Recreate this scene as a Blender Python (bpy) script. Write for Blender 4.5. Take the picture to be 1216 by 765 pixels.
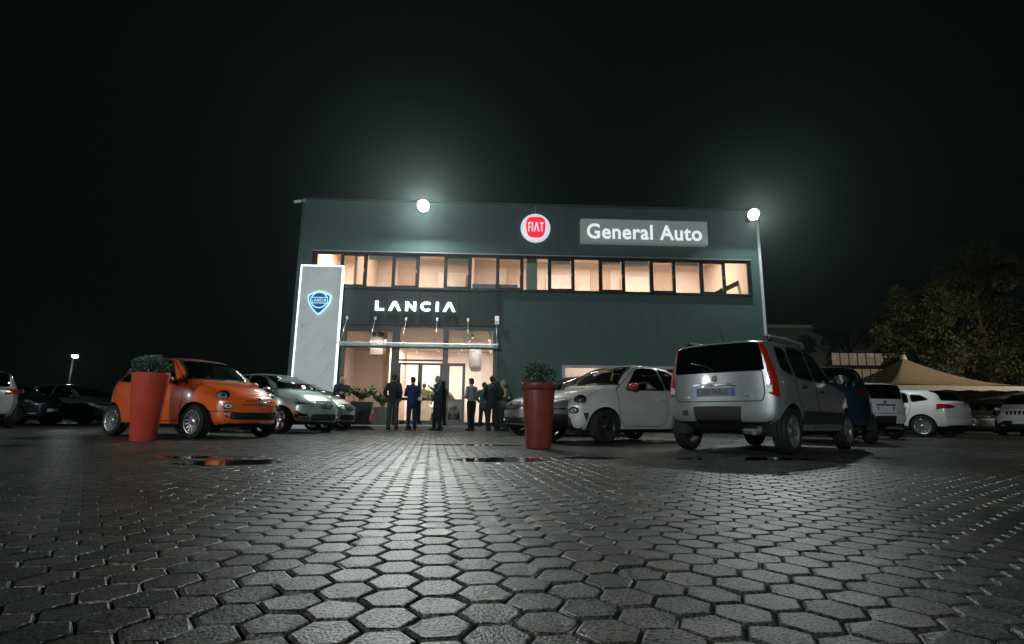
import bpy, bmesh, math, random
import numpy as np
from mathutils import Vector, Matrix
R = math.radians
random.seed(7)
for o in list(bpy.data.objects): bpy.data.objects.remove(o)
S = bpy.context.scene
COL = S.collection

# ------------------------------------------------------------------ camera
cam = bpy.data.objects.new('camera', bpy.data.cameras.new('camera'))
COL.objects.link(cam)
cam.data.sensor_width = 36.0
cam.data.lens = 36.0 * 625 / 1216
cam.data.clip_start = 0.05
cam.data.clip_end = 2000
CAM_H = 0.41
_p, _r = R(10.4), R(0.7)
_F = Vector((0, math.cos(_p), math.sin(_p))); _U0 = Vector((0, -math.sin(_p), math.cos(_p))); _X0 = Vector((1, 0, 0))
_X = _X0 * math.cos(_r) + _U0 * math.sin(_r); _U = -_X0 * math.sin(_r) + _U0 * math.cos(_r)
M = Matrix.Identity(4)
for i in range(3):
    M[i][0] = _X[i]; M[i][1] = _U[i]; M[i][2] = -_F[i]
M[2][3] = CAM_H
cam.matrix_world = M
S.camera = cam

# ------------------------------------------------------------------ night sky
W = bpy.data.worlds.new('World'); S.world = W; W.use_nodes = True
nt = W.node_tree
bg = nt.nodes['Background']
sky = nt.nodes.new('ShaderNodeTexSky'); sky.sky_type = 'NISHITA'; sky.sun_disc = False
sky.sun_elevation = R(-5); sky.sun_rotation = R(200); sky.altitude = 100
mixn = nt.nodes.new('ShaderNodeMixRGB'); mixn.blend_type = 'ADD'; mixn.inputs[0].default_value = 1.0
mul = nt.nodes.new('ShaderNodeMixRGB'); mul.blend_type = 'MULTIPLY'; mul.inputs[0].default_value = 1.0
mul.inputs[2].default_value = (0.004, 0.004, 0.004, 1)
nt.links.new(sky.outputs[0], mul.inputs[1]); nt.links.new(mul.outputs[0], mixn.inputs[1])
mixn.inputs[2].default_value = (0.030, 0.052, 0.047, 1)        # town glow, very dim
nt.links.new(mixn.outputs[0], bg.inputs[0]); bg.inputs[1].default_value = 0.06
S.view_settings.view_transform = 'Standard'; S.view_settings.look = 'None'
S.view_settings.gamma = 1.0; S.view_settings.use_curve_mapping = False
S.view_settings.exposure = 0.0
S.render.engine = 'CYCLES'
cy = S.cycles
cy.use_denoising = True
try: cy.denoiser = 'OPENIMAGEDENOISE'; cy.denoising_input_passes = 'RGB_ALBEDO_NORMAL'; cy.denoising_prefilter = 'ACCURATE'
except Exception: pass
cy.max_bounces = 8; cy.diffuse_bounces = 3; cy.glossy_bounces = 4; cy.transmission_bounces = 6; cy.transparent_max_bounces = 16
cy.sample_clamp_indirect = 4.0; cy.caustics_reflective = False; cy.caustics_refractive = False
cy.use_light_tree = True

# ------------------------------------------------------------------ materials
def newmat(name):
    m = bpy.data.materials.new(name); m.use_nodes = True
    return m, m.node_tree, m.node_tree.nodes['Principled BSDF']
def setp(b, **k):
    al = {'color': 'Base Color', 'rough': 'Roughness', 'metal': 'Metallic', 'spec': 'Specular IOR Level', 'coat': 'Coat Weight',
          'coatr': 'Coat Roughness', 'emis': 'Emission Color', 'es': 'Emission Strength', 'trans': 'Transmission Weight', 'ior': 'IOR', 'alpha': 'Alpha'}
    for n, v in k.items():
        b.inputs[al[n]].default_value = (*v, 1) if isinstance(v, tuple) and len(v) == 3 else v
def noise_node(t, scale, detail=4, rough=.6, coord='Object'):
    tc = t.nodes.new('ShaderNodeTexCoord'); n = t.nodes.new('ShaderNodeTexNoise')
    n.inputs['Scale'].default_value = scale; n.inputs['Detail'].default_value = detail; n.inputs['Roughness'].default_value = rough
    t.links.new(tc.outputs[coord], n.inputs['Vector'])
    return n
def ramp(t, src, a, b, ca, cb):
    r = t.nodes.new('ShaderNodeValToRGB'); r.color_ramp.elements[0].position = a; r.color_ramp.elements[1].position = b
    r.color_ramp.elements[0].color = (*ca, 1); r.color_ramp.elements[1].color = (*cb, 1)
    t.links.new(src, r.inputs[0]); return r
def bump(t, src, b, strength=.3, dist=.01):
    n = t.nodes.new('ShaderNodeBump'); n.inputs['Strength'].default_value = strength; n.inputs['Distance'].default_value = dist
    t.links.new(src, n.inputs['Height']); t.links.new(n.outputs[0], b.inputs['Normal']); return n
_MC = {}
def simple(name, color, rough=.5, metal=0.0, spec=.5, coat=0.0, var=.12, scale=6.0, bmp=0.0, es=0.0, emis=None):
    """plain material with slight procedural variation in colour and gloss"""
    if name in _MC: return _MC[name]
    m, t, b = newmat(name)
    setp(b, rough=rough, metal=metal, spec=spec, coat=coat)
    n = noise_node(t, scale)
    lo = tuple(c * (1 - var) for c in color); hi = tuple(min(1, c * (1 + var)) for c in color)
    rr = ramp(t, n.outputs[0], .3, .7, lo, hi); t.links.new(rr.outputs[0], b.inputs['Base Color'])
    r2 = ramp(t, n.outputs[0], .3, .75, (max(0, rough - .06),) * 3, (min(1, rough + .08),) * 3)
    t.links.new(r2.outputs[0], b.inputs['Roughness'])
    if bmp: bump(t, n.outputs[0], b, bmp)
    if es: setp(b, emis=emis or color, es=es)
    _MC[name] = m; return m
def emitter(name, color, strength):
    if name in _MC: return _MC[name]
    m, t, b = newmat(name); setp(b, color=tuple(min(.8, c * .8) for c in color), rough=.4, emis=color, es=strength)
    try: m.cycles.emission_sampling = 'AUTO'
    except Exception: pass
    _MC[name] = m; return m
def glass(name, tint=(.9, .93, .92), gloss=.02, ior=1.5, boost=1.0):
    if name in _MC: return _MC[name]
    m = bpy.data.materials.new(name); m.use_nodes = True; t = m.node_tree
    for n in list(t.nodes): t.nodes.remove(n)
    o = t.nodes.new('ShaderNodeOutputMaterial'); mx = t.nodes.new('ShaderNodeMixShader')
    tr = t.nodes.new('ShaderNodeBsdfTransparent'); tr.inputs[0].default_value = (*tint, 1)
    gl = t.nodes.new('ShaderNodeBsdfGlossy'); gl.inputs['Roughness'].default_value = gloss
    fr = t.nodes.new('ShaderNodeFresnel'); fr.inputs[0].default_value = ior
    mm = t.nodes.new('ShaderNodeMath'); mm.operation = 'MULTIPLY'; mm.inputs[1].default_value = boost; mm.use_clamp = True
    t.links.new(fr.outputs[0], mm.inputs[0]); t.links.new(mm.outputs[0], mx.inputs[0])
    t.links.new(tr.outputs[0], mx.inputs[1]); t.links.new(gl.outputs[0], mx.inputs[2]); t.links.new(mx.outputs[0], o.inputs[0])
    _MC[name] = m; return m
def paint(name, color, metal=0.0, rough=.3, coat=1.0, flake=0.0, dirt=.10):
    """car paint: clear coat over colour, thin road film towards rough, dark fabric on the inside of the shell"""
    if name in _MC: return _MC[name]
    m, t, b = newmat(name); setp(b, metal=metal, rough=rough, coat=coat, coatr=.06)
    n = noise_node(t, 3.5, 6)
    lo = tuple(c * (1 - dirt) for c in color)
    rr = ramp(t, n.outputs[0], .35, .7, lo, color)
    g = t.nodes.new('ShaderNodeNewGeometry'); mx = t.nodes.new('ShaderNodeMixRGB')
    t.links.new(g.outputs['Backfacing'], mx.inputs[0]); t.links.new(rr.outputs[0], mx.inputs[1]); mx.inputs[2].default_value = (.03, .03, .032, 1)
    t.links.new(mx.outputs[0], b.inputs['Base Color'])
    n2 = noise_node(t, 45, 3); r2 = ramp(t, n2.outputs[0], .35, .75, (.03,) * 3, (.16,) * 3)
    t.links.new(r2.outputs[0], b.inputs['Coat Roughness'])
    _MC[name] = m; return m

# ------------------------------------------------------------------ mesh helpers
def link(o, parent=None):
    COL.objects.link(o)
    if parent is not None: o.parent = parent
    return o
def tag(o, label=None, cat=None, group=None, kind=None):
    if label: o['label'] = label
    if cat: o['category'] = cat
    if group: o['group'] = group
    if kind: o['kind'] = kind
    return o
def empty(name, loc=(0, 0, 0), rz=0.0, label=None, cat=None, group=None):
    o = bpy.data.objects.new(name, None); o.empty_display_size = .2
    o.location = loc; o.rotation_euler = (0, 0, rz); COL.objects.link(o)
    return tag(o, label, cat, group)
class MB:
    """collects shapes; build() links them as one mesh object"""
    def __init__(s): s.v = []; s.f = []; s.sm = []
    def add(s, vs, fs, smooth=False):
        b = len(s.v); s.v += [tuple(p) for p in vs]; s.f += [tuple(i + b for i in f) for f in fs]; s.sm += [smooth] * len(fs); return s
    def box(s, x0, x1, y0, y1, z0, z1, bev=0.0):
        if bev:
            bm = bmesh.new(); bmesh.ops.create_cube(bm, size=1)
            for v in bm.verts: v.co = Vector((x0 + (v.co.x + .5) * (x1 - x0), y0 + (v.co.y + .5) * (y1 - y0), z0 + (v.co.z + .5) * (z1 - z0)))
            bmesh.ops.bevel(bm, geom=list(bm.edges), offset=bev, segments=2, affect='EDGES', profile=.5)
            bm.verts.index_update(); s.add([v.co for v in bm.verts], [[v.index for v in f.verts] for f in bm.faces]); bm.free(); return s
        vs = [(x0, y0, z0), (x1, y0, z0), (x1, y1, z0), (x0, y1, z0), (x0, y0, z1), (x1, y0, z1), (x1, y1, z1), (x0, y1, z1)]
        return s.add(vs, [(0, 3, 2, 1), (4, 5, 6, 7), (0, 1, 5, 4), (1, 2, 6, 5), (2, 3, 7, 6), (3, 0, 4, 7)])
    def tube(s, pts, r, n=8, cap=True):
        pts = [Vector(p) for p in pts]; rs = r if isinstance(r, (list, tuple)) else [r] * len(pts)
        vs = []; fs = []; a = None
        for i, p in enumerate(pts):
            d = (pts[min(i + 1, len(pts) - 1)] - pts[max(i - 1, 0)]).normalized()
            if a is None: a = d.orthogonal().normalized()
            a = (a - d * a.dot(d)).normalized(); b = d.cross(a)
            for k in range(n):
                t = 2 * math.pi * k / n; vs.append(p + (a * math.cos(t) + b * math.sin(t)) * rs[i])
        for i in range(len(pts) - 1):
            for k in range(n): fs.append((i * n + k, i * n + (k + 1) % n, (i + 1) * n + (k + 1) % n, (i + 1) * n + k))
        s.add(vs, fs, True)
        if cap: s.add(vs[:n], [tuple(range(n - 1, -1, -1))]); s.add(vs[-n:], [tuple(range(n))])
        return s
    def lathe(s, prof, n=24, c=(0, 0, 0), axis='z', smooth=True, a0=0.0, a1=2 * math.pi):
        full = abs(a1 - a0 - 2 * math.pi) < 1e-6; m = n if full else n + 1; vs = []; fs = []
        for (r, z) in prof:
            for k in range(m):
                t = a0 + (a1 - a0) * k / n; x, y = r * math.cos(t), r * math.sin(t)
                p = (x, y, z) if axis == 'z' else ((x, z, y) if axis == 'y' else (z, x, y))
                vs.append((p[0] + c[0], p[1] + c[1], p[2] + c[2]))
        for i in range(len(prof) - 1):
            for k in range(n):
                k2 = (k + 1) % m; q = (i * m + k, i * m + k2, (i + 1) * m + k2, (i + 1) * m + k)
                fs.append(q if axis != 'y' else q[::-1])
        return s.add(vs, fs, smooth)
    def prism(s, poly, axis, a, b):
        """2-D polygon extruded along axis ('x','y','z') from a to b"""
        n = len(poly)
        def P(p, q):
            return (q, p[0], p[1]) if axis == 'x' else ((p[0], q, p[1]) if axis == 'y' else (p[0], p[1], q))
        vs = [P(p, a) for p in poly] + [P(p, b) for p in poly]
        fs = [tuple(range(n)), tuple(range(2 * n - 1, n - 1, -1))] + [(i, n + i, n + (i + 1) % n, (i + 1) % n) for i in range(n)]
        return s.add(vs, fs)
    def ellipsoid(s, c, r, nu=12, nv=8):
        vs = []; fs = []
        for i in range(nv + 1):
            ph = math.pi * i / nv
            for k in range(nu):
                t = 2 * math.pi * k / nu
                vs.append((c[0] + r[0] * math.sin(ph) * math.cos(t), c[1] + r[1] * math.sin(ph) * math.sin(t), c[2] + r[2] * math.cos(ph)))
        for i in range(nv):
            for k in range(nu): fs.append((i * nu + k, (i + 1) * nu + k, (i + 1) * nu + (k + 1) % nu, i * nu + (k + 1) % nu))
        return s.add(vs, fs, True)
    def mesh(s, name, mat=None, fix=True):
        me = bpy.data.meshes.new(name); me.from_pydata(s.v, [], s.f)
        me.polygons.foreach_set('use_smooth', s.sm)
        if fix:
            bm = bmesh.new(); bm.from_mesh(me); bmesh.ops.remove_doubles(bm, verts=bm.verts, dist=1e-5)
            bmesh.ops.recalc_face_normals(bm, faces=bm.faces); bm.to_mesh(me); bm.free()
        if mat: me.materials.append(mat)
        me.update(); return me
    def build(s, name, mat, parent=None, fix=True):
        return link(bpy.data.objects.new(name, s.mesh(name, mat, fix)), parent)
def copy_tree(o, parent=None):
    c = o.copy(); COL.objects.link(c)
    if parent is not None: c.parent = parent
    for ch in list(o.children): copy_tree(ch, c)
    return c
# ------------------------------------------------------------------ ground, hexagonal pavers, puddles
def paver_material(amp, name):
    """amp: how strongly the grit of the surface shows (full on the near blocks, fading where it is too fine to see)"""
    m, t, b = newmat(name)
    geo = t.nodes.new('ShaderNodeNewGeometry'); oi = t.nodes.new('ShaderNodeObjectInfo')
    add = t.nodes.new('ShaderNodeMath'); add.operation = 'ADD'
    t.links.new(geo.outputs['Random Per Island'], add.inputs[0]); t.links.new(oi.outputs['Random'], add.inputs[1])
    fr = t.nodes.new('ShaderNodeMath'); fr.operation = 'FRACT'; t.links.new(add.outputs[0], fr.inputs[0])
    tone = ramp(t, fr.outputs[0], 0, 1, (.022, .034, .028), (.046, .059, .051))
    e = tone.color_ramp.elements.new(.86); e.color = (.046, .042, .037, 1)
    def nz(scale, detail, rough=.6):
        n = t.nodes.new('ShaderNodeTexNoise'); n.inputs['Scale'].default_value = scale; n.inputs['Detail'].default_value = detail
        n.inputs['Roughness'].default_value = rough; t.links.new(geo.outputs['Position'], n.inputs['Vector']); return n
    grit = nz(150, 3, .6); blot = nz(9, 5); big = nz(.55, 4)
    g = ramp(t, grit.outputs[0], .36, .66, (1 - .75 * amp,) * 3, (1 + 1.1 * amp,) * 3)
    mx = t.nodes.new('ShaderNodeMixRGB'); mx.blend_type = 'MULTIPLY'; mx.inputs[0].default_value = 1
    t.links.new(tone.outputs[0], mx.inputs[1]); t.links.new(g.outputs[0], mx.inputs[2])
    g2 = ramp(t, blot.outputs[0], .3, .75, (.72,) * 3, (1.15,) * 3)
    mx2 = t.nodes.new('ShaderNodeMixRGB'); mx2.blend_type = 'MULTIPLY'; mx2.inputs[0].default_value = 1
    t.links.new(mx.outputs[0], mx2.inputs[1]); t.links.new(g2.outputs[0], mx2.inputs[2])
    st = nz(1.4, 6, .65); g3 = ramp(t, st.outputs[0], .36, .62, (.55, .58, .55), (1.12, 1.1, 1.06))
    mx3 = t.nodes.new('ShaderNodeMixRGB'); mx3.blend_type = 'MULTIPLY'; mx3.inputs[0].default_value = 1
    t.links.new(mx2.outputs[0], mx3.inputs[1]); t.links.new(g3.outputs[0], mx3.inputs[2]); t.links.new(mx3.outputs[0], b.inputs['Base Color'])
    # damp: large patches smoother
    rr = ramp(t, big.outputs[0], .38, .66, (.29,) * 3, (.43,) * 3)
    r3 = t.nodes.new('ShaderNodeMath'); r3.operation = 'MULTIPLY_ADD'; r3.inputs[1].default_value = .22
    t.links.new(grit.outputs[0], r3.inputs[0]); t.links.new(rr.outputs[0], r3.inputs[2]); 
    sub = t.nodes.new('ShaderNodeMath'); sub.operation = 'SUBTRACT'; sub.inputs[1].default_value = .09
    t.links.new(r3.outputs[0], sub.inputs[0]); t.links.new(sub.outputs[0], b.inputs['Roughness'])
    sp_ = ramp(t, grit.outputs[0], .38, .64, (.30 - .27 * amp,) * 3, (.30 + .24 * amp,) * 3)
    pr_ = ramp(t, fr.outputs[0], 0, 1, (.72,) * 3, (1.12,) * 3); sm = t.nodes.new('ShaderNodeMixRGB'); sm.blend_type = 'MULTIPLY'; sm.inputs[0].default_value = 1
    t.links.new(sp_.outputs[0], sm.inputs[1]); t.links.new(pr_.outputs[0], sm.inputs[2]); t.links.new(sm.outputs[0], b.inputs['Specular IOR Level'])
    bump(t, grit.outputs[0], b, .6, .0045)
    return m
PAVER = paver_material(1.0, 'gritty_concrete_paver'); PAVER_M = paver_material(.5, 'concrete_paver'); PAVER_F = paver_material(.12, 'distant_concrete_paver')
BED = simple('joint_sand', (.012, .014, .012), .95, spec=.1, scale=40, bmp=.5)
LOT = simple('lot_asphalt', (.055, .056, .052), .75, scale=25, bmp=.35)
gm = MB()
gm.add([(-400, -60, -.016), (400, -60, -.016), (400, 700, -.016), (-400, 700, -.016)], [(0, 1, 2, 3)])
ground = tag(gm.build('ground', LOT), kind='structure')
s_ = 0.0719; yaw = R(8.38); OX, OY = -1.887 * s_, 15.66 * s_
cyw, syw = math.cos(yaw), math.sin(yaw)
def hexpos(c, r): 
    gx = 1.5 * s_ * c; gy = math.sqrt(3) * s_ * (r + (.5 if c % 2 else 0))
    return OX + cyw * gx - syw * gy, OY + syw * gx + cyw * gy
def soft(x, y):   # gentle settling of the surface
    return .006 * math.sin(x * .55 + 1.3) * math.sin(y * .48 + .4) + .003 * math.sin(x * 1.7 + y * 1.1)
PUD = [  # puddle basins: centre, radii, rotation
    (-3.10, 5.34, .40, .14, .10), (-2.45, 4.80, .36, .34, .2), (-.08, 5.50, .50, .30, .05), (.90, 5.85, .36, .15, .12), (-.55, 8.45, .75, .18, .02),
    (2.75, 6.15, 1.0, .26, .2)]
def inpud(x, y, grow=1.0):
    d = 0
    for (px, py, a, b, rt) in PUD:
        u = (x - px) * math.cos(rt) + (y - py) * math.sin(rt); v = -(x - px) * math.sin(rt) + (y - py) * math.cos(rt)
        q = 1 - (u / (a * grow)) ** 2 - (v / (b * grow)) ** 2
        d = max(d, q)
    return d
def height(x, y): return soft(x, y) - .012 * max(0, inpud(x, y, 1.25)) ** .8
def hex_verts(rad, z, a=0.0): return [(rad * math.cos(k * math.pi / 3 + a), rad * math.sin(k * math.pi / 3 + a), z) for k in range(6)]
def paver_mesh(seed):
    rnd = random.Random(seed); vs = []
    g = s_ - .0033
    for rad, z in ((g * .89, 0), (g * .95, -.0019), (g * .997, -.0070), (g * .997, -.022)):
        for k, p in enumerate(hex_verts(rad, z)):
            w = 1 + rnd.uniform(-.012, .008); vs.append((p[0] * w, p[1] * w, p[2] + rnd.uniform(-.0004, .0004)))
    fs = [(0, 1, 2, 3, 4, 5)]
    for l in range(3): fs += [(l * 6 + k, (l + 1) * 6 + k, (l + 1) * 6 + (k + 1) % 6, l * 6 + (k + 1) % 6) for k in range(6)]
    if rnd.random() < .5:   # chipped corner
        k = rnd.randrange(6)
        for l in (0, 1):
            v = vs[l * 6 + k]; vs[l * 6 + k] = (v[0] * .93, v[1] * .93, v[2] - .003)
    mb = MB(); mb.add(vs, fs); return mb.mesh('paver', PAVER, fix=False)
pave = empty('pavement', (0, 0, 0)); tag(pave, kind='structure')
def vis(x, y):  # rough test: inside the picture on the ground
    zc = y * math.cos(_p) - CAM_H * math.sin(_p) * 1.0
    if zc < .2: return False
    u = 625 * x / zc; v = 625 * (-(CAM_H) * math.cos(_p) - y * math.sin(_p)) / zc
    return abs(u) < 640 and v > -400
cells = []
for c in range(-330, 331):
    for r in range(-120, 240):
        x, y = hexpos(c, r)
        if y < .55 or y > 24 or abs(x) > y * 1.06 + 1.2: continue
        if y > 18.35 + .035 * x and -7.9 < x < 9.5: continue
        cells.append((x, y))
cells.sort(key=lambda p: p[0] ** 2 + p[1] ** 2)
near = [p for p in cells if vis(*p)][:300]; nset = set(near); far = [p for p in cells if p not in nset]
variants = [paver_mesh(k) for k in range(14)]
rnd = random.Random(3)
for (x, y) in near:
    o = bpy.data.objects.new('paver', rnd.choice(variants)); COL.objects.link(o); o.parent = pave
    o.location = (x, y, height(x, y) + rnd.gauss(0, .0008))
    o.rotation_euler = (rnd.gauss(0, .009), rnd.gauss(0, .009), yaw + rnd.randrange(6) * math.pi / 3 + rnd.gauss(0, .008))
fv = []; ff = []; fm = []; base = 0; g = s_ - .0033
prof_n = ((g * .89, 0.), (g * .95, -.0019), (g * .997, -.0070), (g * .997, -.018)); prof_f = ((g * .925, 0.), (g * .995, -.0065), (g * .995, -.016))
for (x, y) in far:
    pr = prof_n if x * x + y * y < 36 else prof_f
    tx, ty, dz, az = rnd.gauss(0, .009), rnd.gauss(0, .009), height(x, y) + rnd.gauss(0, .0008), yaw + rnd.gauss(0, .006)
    ca, sa = math.cos(az), math.sin(az)
    for (rad, z) in pr:
        for k in range(6):
            hx, hy = rad * math.cos(k * math.pi / 3), rad * math.sin(k * math.pi / 3)
            X, Y = hx * ca - hy * sa, hx * sa + hy * ca
            fv.append((x + X, y + Y, z + dz + tx * X + ty * Y))
    ff.append(tuple(base + k for k in range(6)))
    for l in range(len(pr) - 1):
        for k in range(6): ff.append((base + l * 6 + k, base + (l + 1) * 6 + k, base + (l + 1) * 6 + (k + 1) % 6, base + l * 6 + (k + 1) % 6))
    base += 6 * len(pr); dd = math.hypot(x, y) + rnd.gauss(0, .25); fm += [0 if dd < 2.9 else (1 if dd < 4.6 else 2)] * (1 + 6 * (len(pr) - 1))
me = bpy.data.meshes.new('distant_pavers'); me.from_pydata(fv, [], ff); me.materials.append(PAVER); me.materials.append(PAVER_M); me.materials.append(PAVER_F); me.polygons.foreach_set('material_index', fm); me.update()
fo = link(bpy.data.objects.new('distant_pavers', me), pave); fo['kind'] = 'stuff'
# sand bed under the joints
mb = MB(); nx, ny = 60, 50; vs = []; fs = []
for j in range(ny + 1):
    for i in range(nx + 1):
        y = .3 + 24.2 * (j / ny) ** 1.5; x = (i / nx * 2 - 1) * (y * 1.08 + 1.5); vs.append((x, y, height(x, y) - .0105 + (0 if y < 24 else -.01)))
for j in range(ny):
    for i in range(nx): a = j * (nx + 1) + i; fs.append((a, a + 1, a + nx + 2, a + nx + 1))
mb.add(vs, fs); mb.build('joint_bed', BED, pave)
# puddle water
def water():
    m, t, b = newmat('puddle_water'); setp(b, color=(.006, .007, .007), rough=.03, spec=.6)
    n = noise_node(t, 14, 2); bump(t, n.outputs[0], b, .05, .004)
    return m
WATER = glass('puddle_water', (.30, .31, .30), .035, 1.33, 1.6)
for i, (px, py, a, b, rt) in enumerate(PUD):
    rr_ = random.Random(50 + i); n = 56; ph = [rr_.uniform(0, 6.28) for _ in range(5)]; pts = []
    for k in range(n):
        th = 2 * math.pi * k / n; w = 1 + .16 * math.sin(2 * th + ph[0]) + .10 * math.sin(5 * th + ph[1]) + .07 * math.sin(9 * th + ph[2]) + .05 * math.sin(17 * th + ph[3])
        u, v = a * w * math.cos(th), b * w * math.sin(th)
        pts.append((px + u * math.cos(rt) - v * math.sin(rt), py + u * math.sin(rt) + v * math.cos(rt)))
    z = soft(px, py) - .0022
    mbp = MB(); mbp.add([(px, py, z)] + [(p[0], p[1], z) for p in pts], [(0, 1 + k, 1 + (k + 1) % n) for k in range(n)], True)
    tag(mbp.build('puddle', WATER), kind='structure')
# ------------------------------------------------------------------ showroom building (local frame: x along the facade, y into the building)
B = empty('showroom_building', (0, 18.6, 0), R(2.0), 'two storey dark green car showroom with a lit window band and glazed entrance', 'building')
def clad(name, color, rough, sc=2.2):
    m, t, b = newmat(name); setp(b, rough=rough, spec=.35)
    n = noise_node(t, sc, 6); rr = ramp(t, n.outputs[0], .3, .72, tuple(c * .93 for c in color), tuple(c * 1.05 for c in color))
    tc = t.nodes.new('ShaderNodeTexCoord'); mp = t.nodes.new('ShaderNodeMapping'); mp.inputs['Scale'].default_value = (3.5, 3.5, .25)
    st = t.nodes.new('ShaderNodeTexNoise'); st.inputs['Scale'].default_value = 1.0; st.inputs['Detail'].default_value = 5
    t.links.new(tc.outputs['Object'], mp.inputs[0]); t.links.new(mp.outputs[0], st.inputs[0])
    r2 = ramp(t, st.outputs[0], .42, .75, (1, 1, 1), (.90, .91, .905))
    mx = t.nodes.new('ShaderNodeMixRGB'); mx.blend_type = 'MULTIPLY'; mx.inputs[0].default_value = 1
    t.links.new(rr.outputs[0], mx.inputs[1]); t.links.new(r2.outputs[0], mx.inputs[2]); t.links.new(mx.outputs[0], b.inputs['Base Color'])
    n2 = noise_node(t, 90, 2); bump(t, n2.outputs[0], b, .12, .003)
    return m
M_WALL = clad('facade_render', (.068, .122, .114), .62)
M_DARK = clad('dark_cladding', (.030, .042, .042), .5)
M_FRAME = simple('black_aluminium', (.014, .016, .016), .38, spec=.5)
M_TRIM = simple('grey_metal_trim', (.42, .44, .44), .42, .6)
M_PEACH = simple('warm_interior_plaster', (.74, .62, .55), .85, var=.05, scale=1.2)
M_PEACH2 = simple('warm_interior_panel', (.70, .55, .45), .8, var=.06, scale=1.0)
M_WHITEIN = simple('white_interior_wall', (.82, .80, .78), .7, var=.04)
M_CEIL = simple('interior_ceiling', (.74, .62, .52), .9, var=.04)
M_FLOORIN = simple('showroom_floor_tile', (.45, .40, .35), .25, var=.08)
M_CONC = simple('step_concrete', (.34, .32, .29), .8, bmp=.3, scale=18)
G_WIN = glass('window_glass', (.93, .94, .92), .01, 1.45, .55)
UL, UR = -7.72, 9.20; T = .28; ZT = 8.27; DEP = 13.0
def wallbox(name, x0, x1, z0, z1, mat=None, y0=0.0, y1=T):
    return MB().box(x0, x1, y0, y1, z0, z1).build(name, mat or M_WALL, B)
wallbox('wall', UL, UR, 6.33, ZT)                      # above the window band
wallbox('wall', UL, -7.25, 3.62, 6.33); wallbox('wall', 8.87, UR, 2.30, 6.33)
wallbox('wall', -7.25, 8.87, 3.62, 4.93)
wallbox('wall', UL, -6.08, 0, 3.62)
wallbox('wall', -.52, 8.87, 2.30, 3.62); wallbox('wall', -.52, 1.80, 0, 2.30); wallbox('wall', 6.30, UR, 0, 2.30); wallbox('wall', 1.80, 6.30, 0, .55)
for k in range(4):                                     # dark cladding boards over the entrance
    x0 = -6.08 + k * 1.39; MB().box(x0 + .004, x0 + 1.386, -.045, -.002, 3.64, 4.90, .004).build('cladding_panel', M_DARK, B)
MB().box(UL - .05, UR + .05, -.07, T + .05, ZT, ZT + .06, .01).build('parapet_cap', simple('cap_metal', (.07, .10, .097), .45, .3), B)
MB().box(UR + .002, UR + .085, -.06, .10, .02, 7.95, .01).build('corner_flashing', simple('white_flashing', (.72, .74, .74), .45, .2), B)
MB().box(UL - .05, UL - .002, -.04, .12, .02, 8.2, .01).build('corner_flashing', simple('cap_metal', (.07, .10, .097)), B)
# side and back walls, roof, intermediate floor
wallbox('side_wall', UL, UL + .25, 0, ZT - .02, None, T, DEP); wallbox('side_wall', UR - .25, UR, 0, ZT - .02, None, T, DEP)
wallbox('back_wall', UL, UR, 0, ZT - .02, None, DEP, DEP + .25)
MB().box(UL + .25, UR - .25, T, DEP, 7.3, 7.5).build('roof', M_CEIL, B)
MB().box(UL + .25, UR - .25, T, DEP, 3.62, 4.88).build('upper_floor', M_CEIL, B)
MB().box(UL + .25, UR - .25, T, DEP, .02, .14).build('interior_floor', M_FLOORIN, B)
# interior linings
MB().box(UL + .26, UR - .26, 7.4, 7.5, .14, 3.61).build('interior_wall', M_PEACH, B)
MB().box(UL + .26, UL + .34, T + .02, 7.39, .14, 3.61).build('interior_wall', M_PEACH2, B)
MB().box(-5.2, -4.9, 4.6, 7.38, .145, 3.60).build('interior_pier', M_PEACH2, B)
MB().box(-.55, -.40, .9, 7.38, .145, 3.60).build('interior_wall', M_WHITEIN, B)
MB().box(UL + .26, UR - .26, 4.0, 4.1, 4.88, 7.29).build('interior_wall', M_PEACH, B)
MB().box(UL + .26, UL + .34, T + .02, 3.99, 4.88, 7.29).build('interior_wall', M_PEACH2, B)
MB().box(UR - .34, UR - .26, T + .02, 3.99, 4.88, 7.29).build('interior_wall', M_PEACH2, B)
MB().box(-1.62, -1.54, 1.2, 3.98, 4.885, 7.28).build('interior_partition', M_PEACH, B)
MB().box(-5.9, -5.8, .6, 3.98, 4.885, 7.28).build('interior_partition', M_PEACH2, B)
MB().box(.55, .95, .55, .85, 4.885, 7.28).build('interior_column', simple('green_column', (.42, .54, .47), .7), B)
MB().prism([(7.4, 4.9), (8.9, 5.65), (8.9, 5.85), (7.4, 5.10)], 'y', 1.0, 1.12).build('stair_stringer', M_FRAME, B)
MB().box(8.15, 8.22, 1.0, 1.08, 4.9, 5.5).build('stair_post', M_FRAME, B)
MB().box(7.55, 8.9, 1.02, 1.09, 4.93, 5.0).build('stair_rail', M_FRAME, B)
# upstairs doors, beams and shelves
for u in (-4.9, -.1, 3.6, 6.4):
    MB().box(u, u + .9, 3.95, 3.998, 4.885, 6.95).build('office_door', simple('office_door_wood', (.42, .30, .22), .5), B)
for y in (1.1, 2.6): MB().box(UL + .36, UR - .36, y, y + .16, 7.16, 7.285).build('ceiling_beam', M_PEACH2, B)
for u in (-3.1, 1.6, 4.9): MB().box(u, u + 1.2, 3.6, 3.94, 4.885, 6.6).build('cupboard', simple('office_cupboard', (.58, .50, .44), .5), B)
# air ducts and a grey screen below the showroom ceiling
MB().box(-5.35, -4.85, 1.5, 2.0, 2.75, 3.58).build('air_unit', simple('dark_air_unit', (.10, .085, .075), .6), B)
MB().box(-1.62, -1.15, 2.4, 3.9, 2.35, 3.3, .1).build('air_unit', simple('grey_air_unit', (.20, .19, .18), .5), B)
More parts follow.
